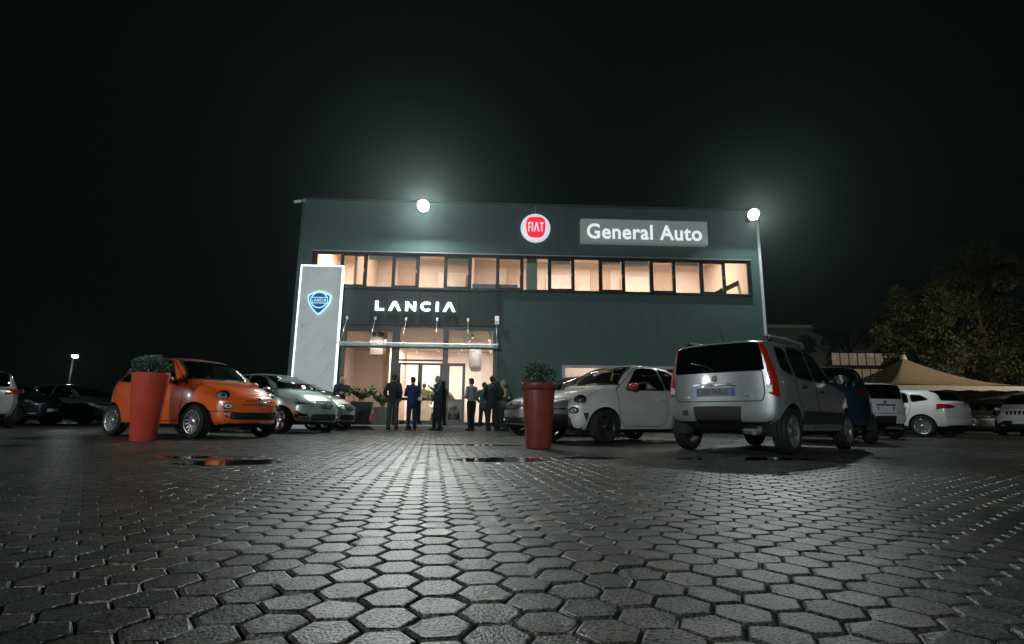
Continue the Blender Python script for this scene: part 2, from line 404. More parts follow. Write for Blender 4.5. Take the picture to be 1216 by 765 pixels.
# upper window band
edges = [-7.12, -6.20, -5.31, -4.34, -3.43, -2.46, -1.54, -.57, .36, 1.33, 2.24, 3.21, 4.11, 5.10, 5.99, 6.97, 7.87, 8.78]
MB().box(-7.25, 8.87, -.05, .12, 6.245, 6.33, .006).build('window_head', M_FRAME, B)
MB().box(-7.25, 8.87, -.06, .12, 4.93, 5.0, .006).build('window_sill', M_FRAME, B)
MB().box(-7.25, 8.87, -.09, -.052, 6.30, 6.335).build('drip_edge', M_TRIM, B)
MB().box(-7.25, -7.12, -.04, .12, 5.0, 6.245).build('window_jamb', M_FRAME, B); MB().box(8.78, 8.87, -.04, .12, 5.0, 6.245).build('window_jamb', M_FRAME, B)
for k in range(17):
    a, b_ = edges[k], edges[k + 1]
    sash = k % 2 == 1
    w = .085 if sash else .035; y0, y1 = (-.035, .05) if sash else (0, .06)
    f = MB(); z0, z1 = 5.001, 6.244; a2, b2 = a + .002, b_ - .002
    f.box(a2, a2 + w, y0, y1, z0, z1).box(b2 - w, b2, y0, y1, z0, z1).box(a2 + w, b2 - w, y0, y1, z0, z0 + w).box(a2 + w, b2 - w, y0, y1, z1 - w, z1)
    fo_ = f.build('window', M_FRAME, B)
    MB().box(a2 + w + .001, b2 - w - .001, .015, .021, z0 + w + .001, z1 - w - .001).build('pane', G_WIN, fo_)
    if k in (2, 3, 5, 9, 11, 12, 14):
        hb = (.16, .10, .22, .13, .09, .18, .12)[(2, 3, 5, 9, 11, 12, 14).index(k)]; MB().box(a2 + w + .02, b2 - w - .02, .075, .08, z1 - w - hb, z1 - .01).build('roller_blind', simple('blind_fabric', (.74, .66, .58), .9), fo_)
    if sash: MB().box(b2 - w + .02, b2 - w + .04, -.06, -.036, 5.55, 5.68).build('handle', M_TRIM, fo_)
# entrance glazing
def frame(x0, x1, z0, z1, w, y0=-.03, y1=.09, name='glazing_frame', pane='pane', mat=None, wb=None):
    wb = wb or w
    f = MB().box(x0, x0 + w, y0, y1, z0, z1).box(x1 - w, x1, y0, y1, z0, z1).box(x0 + w, x1 - w, y0, y1, z0, z0 + wb).box(x0 + w, x1 - w, y0, y1, z1 - w, z1)
    o = f.build(name, M_FRAME, B)
    MB().box(x0 + w + .001, x1 - w - .001, .025, .033, z0 + wb + .001, z1 - w - .001).build(pane, mat or G_WIN, o)
    return o
frame(-6.06, -4.03, .15, 3.60, .20, wb=.12)
frame(-4.028, -2.372, 2.36, 3.60, .06)
frame(-2.37, -.54, .15, 3.60, .12, wb=.12)
def door(x0, x1, hinge, opn):
    d = MB(); w = .07; L = x1 - x0
    d.box(0, w, -.03, .03, .01, 2.15).box(L - w, L, -.03, .03, .01, 2.15).box(w, L - w, -.03, .03, .01, .16).box(w, L - w, -.03, .03, 2.15 - w, 2.15).box(w, L - w, -.03, .03, .84, .94)
    o = d.build('door', M_FRAME, B); o.location = (x0 if hinge else x1, .03, .15); o.rotation_euler = (0, 0, opn if hinge else math.pi - opn)
    MB().box(w + .001, L - w - .001, -.004, .004, .161, .839).build('pane', G_WIN, o); MB().box(w + .001, L - w - .001, -.004, .004, .941, 2.079).build('pane', G_WIN, o)
    h = MB(); sy = -1 if hinge else 1
    h.tube([(L - .1, .032 * sy, .75), (L - .1, .085 * sy, .78), (L - .1, .085 * sy, 1.25), (L - .1, .032 * sy, 1.28)], .014, 8); h.build('handle', M_TRIM, o)
MB().box(-4.028, -3.96, -.02, .08, .15, 2.36).build('door_jamb', M_FRAME, B); MB().box(-2.44, -2.372, -.02, .08, .15, 2.36).build('door_jamb', M_FRAME, B)
door(-3.958, -3.205, True, R(0)); door(-3.203, -2.442, False, R(0.5))
# small side door set in the right hand glazing
sd = MB().box(-2.24, -2.17, -.055, -.032, .27, 2.30).box(-1.72, -1.62, -.055, -.032, .27, 2.30).box(-2.17, -1.72, -.055, -.032, 2.20, 2.30).box(-2.17, -1.72, -.055, -.032, .95, 1.05).box(-2.17, -1.72, -.055, -.032, .27, .35)
sdo = sd.build('side_door', M_FRAME, B); MB().box(-2.169, -1.721, -.046, -.04, .351, .949).build('pane', glass('grey_panel_glass', (.35, .38, .38), .08, 1.5, 1.5), sdo)
# threshold step
MB().box(-6.3, -.3, -.75, -.06, -.02, .13, .012).build('entrance_step', M_CONC, B)
MB().box(-6.06, -.54, -.058, T, .02, .149).build('threshold', M_CONC, B)
# low shop window to the right of the door
fr = MB().box(1.80, 1.90, -.06, .1, .55, 2.30).box(6.20, 6.30, -.06, .1, .55, 2.30).box(1.90, 6.20, -.06, .1, 2.22, 2.30).box(1.90, 6.20, -.06, .1, .55, .63)
lo = fr.build('shop_window', simple('light_grey_frame', (.45, .47, .46), .5), B)
for k in range(3):
    a = 1.90 + k * 1.434; MB().box(a + .004, a + 1.39, .02, .028, .632, 2.218).build('pane', G_WIN, lo)
    if k: MB().box(a - .04, a, -.05, .09, .631, 2.219).build('mullion', simple('light_grey_frame', (.45, .47, .46)), lo)
MB().box(1.5, 6.6, 3.2, 3.3, .145, 3.6).build('interior_wall', M_PEACH, B)
# glass canopy on rods
CAN = empty('entrance_canopy', (0, 0, 0), 0, 'clear glass canopy hung on thin steel rods over the entrance doors', 'canopy')
CAN.matrix_world = B.matrix_basis.copy() if False else Matrix.Translation((0, 18.6, 0)) @ Matrix.Rotation(R(2.0), 4, 'Z')
G_CAN = bpy.data.materials.new('frosted_canopy_glass'); G_CAN.use_nodes = True; _t = G_CAN.node_tree
_mx = _t.nodes.new('ShaderNodeMixShader'); _mx.inputs[0].default_value = .30; _tr = _t.nodes.new('ShaderNodeBsdfTransparent'); _tr.inputs[0].default_value = (.80, .88, .85, 1)
_b = _t.nodes['Principled BSDF']; setp(_b, color=(.42, .50, .47), rough=.25, trans=0.0); _tl = _t.nodes.new('ShaderNodeBsdfTranslucent'); _tl.inputs[0].default_value = (.5, .58, .55, 1)
_m2 = _t.nodes.new('ShaderNodeMixShader'); _m2.inputs[0].default_value = .5; _t.links.new(_b.outputs[0], _m2.inputs[1]); _t.links.new(_tl.outputs[0], _m2.inputs[2])
_t.links.new(_tr.outputs[0], _mx.inputs[1]); _t.links.new(_m2.outputs[0], _mx.inputs[2]); _t.links.new(_mx.outputs[0], _t.nodes['Material Output'].inputs[0])
M_STEEL = simple('brushed_steel', (.60, .62, .62), .32, .9)
for k in range(5):
    x0 = -5.97 + k * 1.095; MB().box(x0 + .004, x0 + 1.09, -.98, -.055, 2.852, 2.872).build('pane', G_CAN, CAN)
MB().box(-6.0, -.48, -1.0, -.98, 2.850, 2.874).build('front_edge', M_STEEL, CAN)
MB().box(-6.0, -.48, -.052, -.046, 2.80, 2.90).build('wall_rail', M_FRAME, CAN)
for xa in (-5.85, -4.86, -3.77, -2.67, -1.57, -.58):
    rb = MB().tube([(xa, -.046, 3.86), (xa + .06, -.93, 2.89)], .014, 8); o = rb.build('rod', M_STEEL, CAN)
    MB().box(xa - .04, xa + .04, -.062, -.046, 3.80, 3.92, .006).build('anchor_plate', M_STEEL, o)
    MB().tube([(xa + .06, -.93, 2.836), (xa + .06, -.93, 2.90)], .03, 10).build('clamp', M_STEEL, o)
MB().box(-.62, -.46, -.075, -.063, 3.72, 4.02, .006).build('bracket_plate', M_STEEL, CAN)

def on_facade(name, u, z, label, cat, off=0.0, group=None):
    o = empty(name, (0, 0, 0), 0, label, cat, group)
    o.matrix_world = Matrix.Translation((0, 18.6, 0)) @ Matrix.Rotation(R(2.0), 4, 'Z') @ Matrix.Translation((u, off, z)); return o
# ------------------------------------------------------------------ marble totem with light edge and shield emblem
def marble():
    m, t, b = newmat('glowing_grey_marble'); setp(b, rough=.35, spec=.4)
    tc = t.nodes.new('ShaderNodeTexCoord'); wn = t.nodes.new('ShaderNodeTexNoise'); wn.inputs['Scale'].default_value = 1.6; wn.inputs['Detail'].default_value = 6
    t.links.new(tc.outputs['Object'], wn.inputs[0])
    sep = t.nodes.new('ShaderNodeSeparateXYZ'); t.links.new(tc.outputs['Object'], sep.inputs[0])
    def M2(op, a_, b_):
        n_ = t.nodes.new('ShaderNodeMath'); n_.operation = op
        for i_, q in enumerate((a_, b_)):
            if isinstance(q, (int, float)): n_.inputs[i_].default_value = q
            else: t.links.new(q, n_.inputs[i_])
        return n_.outputs[0]
    dgl = M2('SUBTRACT', sep.outputs['Z'], M2('MULTIPLY', sep.outputs['X'], 1.05))            # diagonal veins rising to the right
    ph_ = M2('ADD', M2('MULTIPLY', dgl, 1.25), M2('MULTIPLY', wn.outputs[0], 1.15))
    fr_ = M2('ABSOLUTE', M2('SUBTRACT', M2('FRACT', ph_, 0), .5), 0)
    mk = t.nodes.new('ShaderNodeTexNoise'); mk.inputs['Scale'].default_value = 1.3; mk.inputs['Detail'].default_value = 3; t.links.new(tc.outputs['Object'], mk.inputs[0])
    vein = ramp(t, fr_, 0.0, .03, (1,) * 3, (0,) * 3); mask = ramp(t, mk.outputs[0], .46, .62, (0,) * 3, (1,) * 3)
    amt = M2('MULTIPLY', vein.outputs[0], mask.outputs[0]); amt = M2('MULTIPLY', amt, .62)
    cl = ramp(t, wn.outputs[0], .3, .75, (.39, .45, .45), (.47, .52, .52))
    r = t.nodes.new('ShaderNodeMixRGB'); t.links.new(amt, r.inputs[0]); t.links.new(cl.outputs[0], r.inputs[1]); r.inputs[2].default_value = (.13, .16, .165, 1)
    t.links.new(r.outputs[0], b.inputs['Base Color'])
    t.links.new(r.outputs[0], b.inputs['Emission Color']); b.inputs['Emission Strength'].default_value = .42  # faint glow added to the stone itself, in its own colour
    return m
LED = emitter('white_led_edge', (.86, .94, 1.0), 2.0)
TO = on_facade('marble_totem', -6.74, 0, 'tall grey marble totem with glowing edge and blue shield emblem', 'sign', -.42)
MB().box(-.70, .70, 0, .30, .0, 5.62).build('slab', marble(), TO)
e = MB().box(-.745, -.701, -.012, .1, .0, 5.665).box(.701, .745, -.012, .1, .0, 5.665).box(-.701, .701, -.012, .1, 5.621, 5.665)
e.build('light_strip', LED, TO)
def outline(fn, n): return [fn(k / n) for k in range(n)]
def shield(sc):
    pts = []
    key = [(0, .50), (.30, .47), (.62, .36), (.94, .22), (.95, -.05), (.82, -.34), (.55, -.66), (.22, -.92), (0, -1.05)]
    for i in range(len(key) - 1):
        for k in range(5):
            t = k / 5; p0 = key[max(i - 1, 0)]; p1 = key[i]; p2 = key[i + 1]; p3 = key[min(i + 2, len(key) - 1)]
            f = lambda a, b, c, d: .5 * (2 * b + (c - a) * t + (2 * a - 5 * b + 4 * c - d) * t * t + (3 * b - a - 3 * c + d) * t ** 3)
            pts.append((f(p0[0], p1[0], p2[0], p3[0]), f(p0[1], p1[1], p2[1], p3[1])))
    pts.append(key[-1]); full = pts + [(-x, z) for x, z in reversed(pts[1:-1])]
    return [(x * sc * .42, (z + .22) * sc * .56) for x, z in full]
M_BLUE = emitter('emblem_blue', (.010, .065, .21), .8); M_ICE = emitter('emblem_ice_edge', (.45, .82, 1.0), 1.0)
EZ = 4.32
def flat(poly, y0, y1, dz=EZ): return MB().prism([(x, z + dz) for x, z in poly], 'y', y0, y1)
emb = flat(shield(1.0), -.050, -.002).build('emblem', M_ICE, TO)
flat(shield(.86), -.056, -.051).build('emblem_field', M_BLUE, emb)
circ = lambda r, n=36, cz=.0: [(r * math.cos(2 * math.pi * k / n), cz + r * math.sin(2 * math.pi * k / n)) for k in range(n)]
def ring(r0, r1, y0, y1, cz=0, n=40, dz=EZ):
    mb = MB(); a = circ(r0, n, cz); b_ = circ(r1, n, cz)
    for k in range(n):
        q = [a[k], a[(k + 1) % n], b_[(k + 1) % n], b_[k]]; mb.prism([(x, z + dz) for x, z in q], 'y', y0, y1)
    return mb
ring(.255, .295, -.064, -.057, .07).build('emblem_ring', M_ICE, emb)
flat([(-.30, -.05), (.30, -.05), (.30, .17), (-.30, .17)], -.068, -.0645).build('banner', M_ICE, emb)
flat([(-.275, -.025), (.275, -.025), (.275, .145), (-.275, .145)], -.072, -.0685).build('banner_field', M_BLUE, emb)
# letters
def strokes(ch):
    """letter polygons in a 1-high cell; wide, modern, A without a crossbar"""
    w = .2
    if ch == 'L': return [[(0, 0), (.78, 0), (.78, w), (w * 1.15, w), (w * 1.15, 1), (0, 1)]], .78
    if ch == 'A': return [[(0, 0), (.25, 0), (.56, .72), (.87, 0), (1.12, 0), (.70, 1), (.42, 1)]], 1.12
    if ch == 'N': return [[(0, 0), (.22, 0), (.22, .64), (.74, 0), (.95, 0), (.95, 1), (.73, 1), (.73, .36), (.21, 1), (0, 1)]], .95
    if ch == 'I': return [[(0, 0), (.23, 0), (.23, 1), (0, 1)]], .23
    if ch == 'C':
        o = []; n = 16
        for k in range(n + 1): t = R(48) + (2 * math.pi - 2 * R(48)) * k / n; o.append((.55 + .55 * math.cos(t), .5 + .5 * math.sin(t)))
        i_ = []
        for k in range(n + 1): t = R(40) + (2 * math.pi - 2 * R(40)) * k / n; i_.append((.55 + .34 * math.cos(t), .5 + .30 * math.sin(t)))
        return [o + i_[::-1]], 1.0
    if ch == 'F': return [[(0, 0), (.2, 0), (.2, .40), (.48, .40), (.48, .56), (.2, .56), (.2, .84), (.55, .84), (.55, 1), (0, 1)]], .55
    if ch == 'T': return [[(.21, 0), (.41, 0), (.41, .84), (.62, .84), (.62, 1), (0, 1), (0, .84), (.21, .84)]], .62
def word(txt, u0, u1, z0, hgt, y0, y1, mat, parent, gap=.26, name='letter'):
    tot = sum(strokes(c)[1] for c in txt) + gap * (len(txt) - 1); kx = (u1 - u0) / tot; x = u0
    for c in txt:
        pol, w = strokes(c); mb = MB()
        for p in pol: mb.prism([(x + a * kx, z0 + b * hgt) for a, b in p], 'y', y0, y1)
        mb.build(name, mat, parent); x += (w + gap) * kx
word('LANCIA', -.25, .25, EZ + .005, .11, -.0765, -.0725, M_ICE, emb, .3)
SG = on_facade('illuminated_lettering', -3.46, 4.145, 'white glowing letters spelling LANCIA on the dark cladding above the entrance', 'sign', -.048)
word('LANCIA', -1.42, 1.42, 0, .335, -.06, -.004, emitter('letter_glow', (.80, 1.0, .95), 4.5), SG, .42)
# round emblem sign
FS = on_facade('round_emblem_sign', .83, 7.37, 'round white lit sign with a red badge reading FIAT high on the facade', 'sign', 0)
mb = MB().lathe([(0, -.14), (.46, -.14), (.53, -.12), (.55, -.08), (.55, -.002), (0, -.002)], 40, axis='y'); mb.build('disc', emitter('pale_sign_disc', (.78, .78, .86), .75), FS)
def squircle(a, b, n=40, cz=0): return [(a * abs(math.cos(t)) ** .55 * (1 if math.cos(t) >= 0 else -1), cz + b * abs(math.sin(t)) ** .55 * (1 if math.sin(t) >= 0 else -1)) for t in (2 * math.pi * k / n for k in range(n))]
bd = MB().prism([(x * (1 - .14 * (z < 0) * abs(z) / .4), z) for x, z in squircle(.36, .40, 40)], 'y', -.165, -.141).build('badge', emitter('badge_red', (.80, .022, .05), .95), FS)
word('FIAT', -.28, .28, -.17, .36, -.176, -.166, emitter('badge_letters', (.95, .62, .72), 1.0), bd, .16)
MB().tube([(0, -.05, .55), (0, -.05, .87)], .012, 6).build('hanger_wire', M_TRIM, FS)
# dealer name box
GS = on_facade('dealer_name_sign', 0, 0, 'long grey box sign with white letters reading General Auto on the upper facade', 'sign', 0)
MB().box(2.49, 7.21, -.26, -.002, 6.81, 7.71, .008).build('sign_box', emitter('sign_box_grey', (.26, .33, .305), .34), GS)
fc = bpy.data.curves.new('dealer_text', 'FONT'); fc.body = 'General Auto'; fc.size = .82; fc.extrude = .012; fc.offset = .012; fc.resolution_u = 4; fc.space_character = 1.06
to = bpy.data.objects.new('dealer_text', fc); COL.objects.link(to)
dg = bpy.context.evaluated_depsgraph_get(); tm = bpy.data.meshes.new_from_object(to.evaluated_get(dg)); bpy.data.objects.remove(to)
bm = bmesh.new(); bm.from_mesh(tm); bmesh.ops.remove_doubles(bm, verts=bm.verts, dist=1e-5); bm.verts.index_update()
seen = set(); isl = []
for v in bm.verts:
    if v.index in seen: continue
    st = [v]; comp = []; seen.add(v.index)
    while st:
        q = st.pop(); comp.append(q)
        for e_ in q.link_edges:
            w_ = e_.other_vert(q)
            if w_.index not in seen: seen.add(w_.index); st.append(w_)
    isl.append(comp)
xs = [v.co.x for v in bm.verts]; kx = (6.98 - 2.71) / (max(xs) - min(xs)); x0 = min(xs)
capz = max(v.co.y for v in bm.verts); kz = .56 / capz
GLT = emitter('dealer_letter_white', (.92, .95, 1.0), .75)
for comp in sorted(isl, key=lambda c: min(v.co.x for v in c)):
    ids = {v.index: i for i, v in enumerate(comp)}
    fs = [tuple(ids[v.index] for v in f.verts) for f in bm.faces if f.verts[0].index in ids]
    mb = MB(); mb.add([(2.71 + (v.co.x - x0) * kx, -.275 - v.co.z, 6.965 + v.co.y * kz) for v in comp], fs); mb.build('letter', GLT, GS)
bm.free()
# ------------------------------------------------------------------ wall floodlights
LENS = emitter('floodlight_lens', (.90, .94, 1.0), 60.0)
def floodlight(u, z, label, power, spin=0.0):
    o = on_facade('wall_floodlight', u, z, label, 'lamp', 0, 'floodlights on the facade')
    MB().box(-.07, .07, -.03, -.002, -.10, .10, .006).build('wall_plate', M_FRAME, o)
    MB().tube([(0, -.02, .05), (0, -.22, .13), (0, -.42, .13)], .02, 8).build('arm', M_FRAME, o)
    hd = MB().lathe([(0, .11), (.12, .105), (.20, .07), (.235, .0), (.235, -.03), (.20, -.035)], 28).build('housing', M_FRAME, o)
    hd.location = (0, -.50, .03); hd.rotation_euler = (R(-60), 0, 0); hd.scale = (1.0, 1.0, 1.0)
    MB().lathe([(.2, -.03), (.17, -.075), (.10, -.10), (0, -.11)], 28).build('lens', LENS, hd)
    ld = bpy.data.lights.new('floodlight_beam', 'AREA'); ld.shape = 'DISK'; ld.size = .32; ld.energy = power; ld.color = (.90, .99, .955)
    lo_ = link(bpy.data.objects.new('floodlight_beam', ld), hd); lo_.location = (0, 0, -.118)
    return o
def conduit(u, z0, z1, label):
    o = on_facade('cable_conduit', u, z0, label, 'pipe', 0, 'conduits on the facade'); MB().tube([(0, -.018, 0), (0, -.018, z1 - z0)], .012, 6).build('tube', simple('conduit_grey', (.10, .14, .135), .5), o)
    for k in range(2): MB().box(-.025, .025, -.034, -.002, .08 + k * (z1 - z0 - .2), .10 + k * (z1 - z0 - .2)).build('clip', M_FRAME, o)
conduit(-3.20, 7.99, 8.26, 'thin cable conduit above the floodlight over the letters'); conduit(8.94, 7.99, 8.26, 'thin cable conduit above the floodlight at the corner')
floodlight(-3.28, 7.93, 'round floodlight shining over the LANCIA letters', 1050)
floodlight(8.86, 7.92, 'round floodlight at the building corner beside the General Auto sign', 440)
# security camera on the corner
o = on_facade('security_camera', -7.72, 8.17, 'small white security camera on the far corner of the roof edge', 'camera', 0)
MB().box(-.06, .06, -.06, -.002, .0, .10).build('mount', M_TRIM, o); MB().tube([(-.0, -.05, .05), (-.10, -.14, .0)], .014, 6).build('arm', M_TRIM, o)
cb = MB().box(-.26, .0, -.05, .05, -.045, .045, .012).build('body', simple('white_plastic', (.75, .76, .76), .4), o); cb.location = (-.05, -.16, -.02); cb.rotation_euler = (0, R(-14), R(10))
# ------------------------------------------------------------------ lights and furniture inside
WARM = (1.0, .87, .79)
M_LAMP = emitter('track_spot_lens', (1.0, .90, .78), 40)
def spot_track(u, y0, n, label, dx, power, col=WARM):
    o = on_facade('track_light', u, 3.5, label, 'lamp', y0, 'ceiling spot tracks')
    MB().tube([(0, 0, .09), (dx * n, .95 * n, .09)], .02, 6).build('rail', M_WHITEIN, o)
    for k in range(n):
        h = MB().lathe([(.0, .05), (.05, .045), (.06, -.07), (.055, -.075)], 12).build('spot_head', M_WHITEIN, o); h.location = (dx * (k + .5), .45 + .95 * k, -.06); h.rotation_euler = (R(20), R(12 if dx > 0 else -12), 0)
        MB().lathe([(.053, -.07), (.03, -.082), (0, -.085)], 12).build('lens', M_LAMP, h)
        MB().tube([(0, 0, .05), (0, 0, .13)], .012, 6).build('stem', M_WHITEIN, h)
        ld = bpy.data.lights.new('spot_beam', 'SPOT'); ld.energy = power; ld.color = col; ld.spot_size = R(165); ld.spot_blend = .6; ld.shadow_soft_size = .05
        l = link(bpy.data.objects.new('spot_beam', ld), h); l.location = (0, 0, -.1)
def ceiling_panel(u, y, z, sx, sy, power, label, col=WARM):
    o = on_facade('ceiling_light', u, z, label, 'lamp', y, 'ceiling light panels indoors')
    MB().box(-sx / 2, sx / 2, -sy / 2, sy / 2, -.03, 0).build('frame', M_WHITEIN, o)
    MB().box(-sx / 2 + .02, sx / 2 - .02, -sy / 2 + .02, sy / 2 - .02, -.036, -.031).build('diffuser', emitter('warm_diffuser', (1.0, .80, .60), 3.0), o)
    ld = bpy.data.lights.new('panel_glow', 'AREA'); ld.shape = 'RECTANGLE'; ld.size = sx * .95; ld.size_y = sy * .9; ld.energy = power; ld.color = col
    l = link(bpy.data.objects.new('panel_glow', ld), o); l.location = (0, 0, -.04)
spot_track(-5.05, .4, 6, 'row of small ceiling spots behind the left entrance glazing', .16, 240)
spot_track(-1.35, .4, 6, 'row of small ceiling spots behind the right entrance glazing', -.17, 80)
spot_track(-3.15, 3.0, 4, 'row of small ceiling spots deep inside over the white car', .02, 9)
spot_track(-.80, 1.0, 5, 'row of cool ceiling spots washing the white showroom wall', .01, 40, (.92, .94, 1.0))
ceiling_panel(4.0, 1.8, 3.60, 3.6, .6, 110, 'warm ceiling light panel behind the low shop window')
for k, u in enumerate((-6.7, -3.8, 1.2, 4.2, 7.0)):
    ceiling_panel(u, 1.9, 7.28, 1.6, .6, 145, ['warm light panel in the upstairs room nearest the totem', 'warm light panel in the upstairs room above the letters', 'warm light panel upstairs beneath the round emblem sign', 'warm light panel upstairs beneath the General Auto sign', 'warm light panel upstairs nearest the corner flashing'][k])
# plants and furnishings seen through the entrance glass
def leaf_cloud(n, fn, size, mat, name, parent, seed=1, asp=2.2):
    r = random.Random(seed); vs = []; fs = []
    for k in range(n):
        p, d = fn(r); d = Vector(d).normalized(); a = d.orthogonal().normalized(); a.rotate(Matrix.Rotation(r.uniform(0, 6.28), 3, d)); L = size * r.uniform(.6, 1.3); w = L / asp / 2
        q = Vector(p); b0 = len(vs); up = d.cross(a) * w * .35
        vs += [q, q + d * L * .45 + a * w + up, q + d * L, q + d * L * .45 - a * w + up]; fs.append((b0, b0 + 1, b0 + 2, b0 + 3))
    mb = MB(); mb.add(vs, fs, False); return mb.build(name, mat, parent, fix=False)
M_LEAF = simple('houseplant_leaf', (.05, .10, .035), .5, var=.4, scale=9)
def pot_plant(u, y, r0, h, color, label, seed):
    o = on_facade('potted_plant', u, .14, label, 'plant', y, 'potted plants inside the entrance')
    MB().lathe([(0, 0), (r0 * .68, 0), (r0 * .72, .02), (r0, h - .02), (r0, h), (r0 * .92, h), (r0 * .9, h - .06), (0, h - .06)], 24).build('pot', simple('pot_%s' % seed, color, .35), o)
    def fn(r):
        a = r.uniform(0, 6.28); t = r.random(); rad = r0 * 1.0 * t; z = h - .05 + .10 + .5 * t * r.uniform(.4, 1) 
        return (rad * math.cos(a), rad * math.sin(a), z), (math.cos(a) * t, math.sin(a) * t, r.uniform(.2, .9))
    leaf_cloud(320, fn, .15, M_LEAF, 'foliage', o, seed)
    st = MB(); r = random.Random(seed)
    for k in range(9): a = r.uniform(0, 6.28); st.tube([(0, 0, h - .06), (r0 * .4 * math.cos(a), r0 * .4 * math.sin(a), h + .2), (r0 * .8 * math.cos(a), r0 * .8 * math.sin(a), h + .4)], [.012, .009, .005], 5)
    st.build('stem', simple('plant_stem', (.06, .07, .03)), o)
pot_plant(-5.35, .75, .42, .80, (.012, .02, .055), 'dark blue round pot with a leafy plant behind the left glazing', 11)
pot_plant(-4.62, .80, .30, .62, (.20, .21, .20), 'grey round pot with a feathery plant behind the left glazing', 12)
o = on_facade('reception_counter', -3.62, .14, 'cream rounded reception counter behind the entrance doors', 'counter', 3.2)
MB().lathe([(0, 0), (.46, 0), (.48, .03), (.48, .98), (.46, 1.0), (0, 1.0)], 32).build('body', simple('cream_laminate', (.72, .64, .52), .4), o); MB().lathe([(0, 1.001), (.54, 1.001), (.56, 1.02), (.56, 1.05), (0, 1.05)], 32).build('top', M_WHITEIN, o)
o = on_facade('display_board', -5.0, .14, 'small white and pink display board between the two pots', 'display', 1.25)
MB().box(-.11, .11, -.01, .01, .04, .75).build('panel', simple('white_card', (.8, .72, .74), .5), o); MB().box(-.10, .10, -.016, -.011, .10, .38).build('print', simple('pink_print', (.62, .10, .20), .5), o); MB().box(-.14, .14, -.1, .1, 0, .039).build('foot', M_TRIM, o)
# upstairs desk screens
o = on_facade('office_desk', -.75, 4.88, 'pale lilac desk divider against the upstairs window', 'desk', .35)
MB().box(-.72, .95, 0, .05, 0, .42, .005).build('divider', simple('lilac_panel', (.55, .55, .75), .5), o); MB().box(-.72, .95, .05, .75, .34, .38).build('desk_top', M_WHITEIN, o)
MB().box(-.70, -.66, .06, .7, 0, .34).build('leg', M_TRIM, o); MB().box(.89, .93, .06, .7, 0, .34).build('leg', M_TRIM, o)
# ------------------------------------------------------------------ car builder
def pchip(pts):
    x = np.array([p[0] for p in pts], float); y = np.array([p[1] for p in pts], float); h = np.diff(x); d = np.diff(y) / h; m = np.zeros(len(x))
    m[0], m[-1] = d[0], d[-1]
    for i in range(1, len(x) - 1):
        if d[i - 1] * d[i] > 0: w1 = 2 * h[i] + h[i - 1]; w2 = h[i] + 2 * h[i - 1]; m[i] = (w1 + w2) / (w1 / d[i - 1] + w2 / d[i])
    def f(q):
        q = min(max(q, x[0]), x[-1]); i = min(max(int(np.searchsorted(x, q)) - 1, 0), len(h) - 1); t = (q - x[i]) / h[i]
        return float(y[i] * (1 + 2 * t) * (1 - t) ** 2 + h[i] * m[i] * t * (1 - t) ** 2 + y[i + 1] * t * t * (3 - 2 * t) + h[i] * m[i + 1] * t * t * (t - 1))
    return f
def catmull(P, segs):
    out = []
    n = len(P)
    for i in range(n - 1):
        p0 = P[max(i - 1, 0)]; p1 = P[i]; p2 = P[i + 1]; p3 = P[min(i + 2, n - 1)]
        d1 = math.dist(p1, p2)
        k0 = min(1, d1 / max(1e-6, math.dist(p0, p1))) if i else 0; k1 = min(1, d1 / max(1e-6, math.dist(p2, p3))) if i < n - 2 else 0
        m1 = [(p2[c] - p0[c]) * .5 * k0 if i else (p2[c] - p1[c]) * .5 for c in (0, 1)]; m2 = [(p3[c] - p1[c]) * .5 * k1 if i < n - 2 else (p2[c] - p1[c]) * .5 for c in (0, 1)]
        for k in range(segs[i]):
            t = k / segs[i]; a = 2 * t ** 3 - 3 * t * t + 1; b = t ** 3 - 2 * t * t + t; c_ = -2 * t ** 3 + 3 * t * t; d = t ** 3 - t * t
            out.append(tuple(a * p1[c] + b * m1[c] + c_ * p2[c] + d * m2[c] for c in (0, 1)))
    out.append(P[-1]); return out
SEGS = [3, 2, 4, 4, 3, 5, 4, 4, 4]
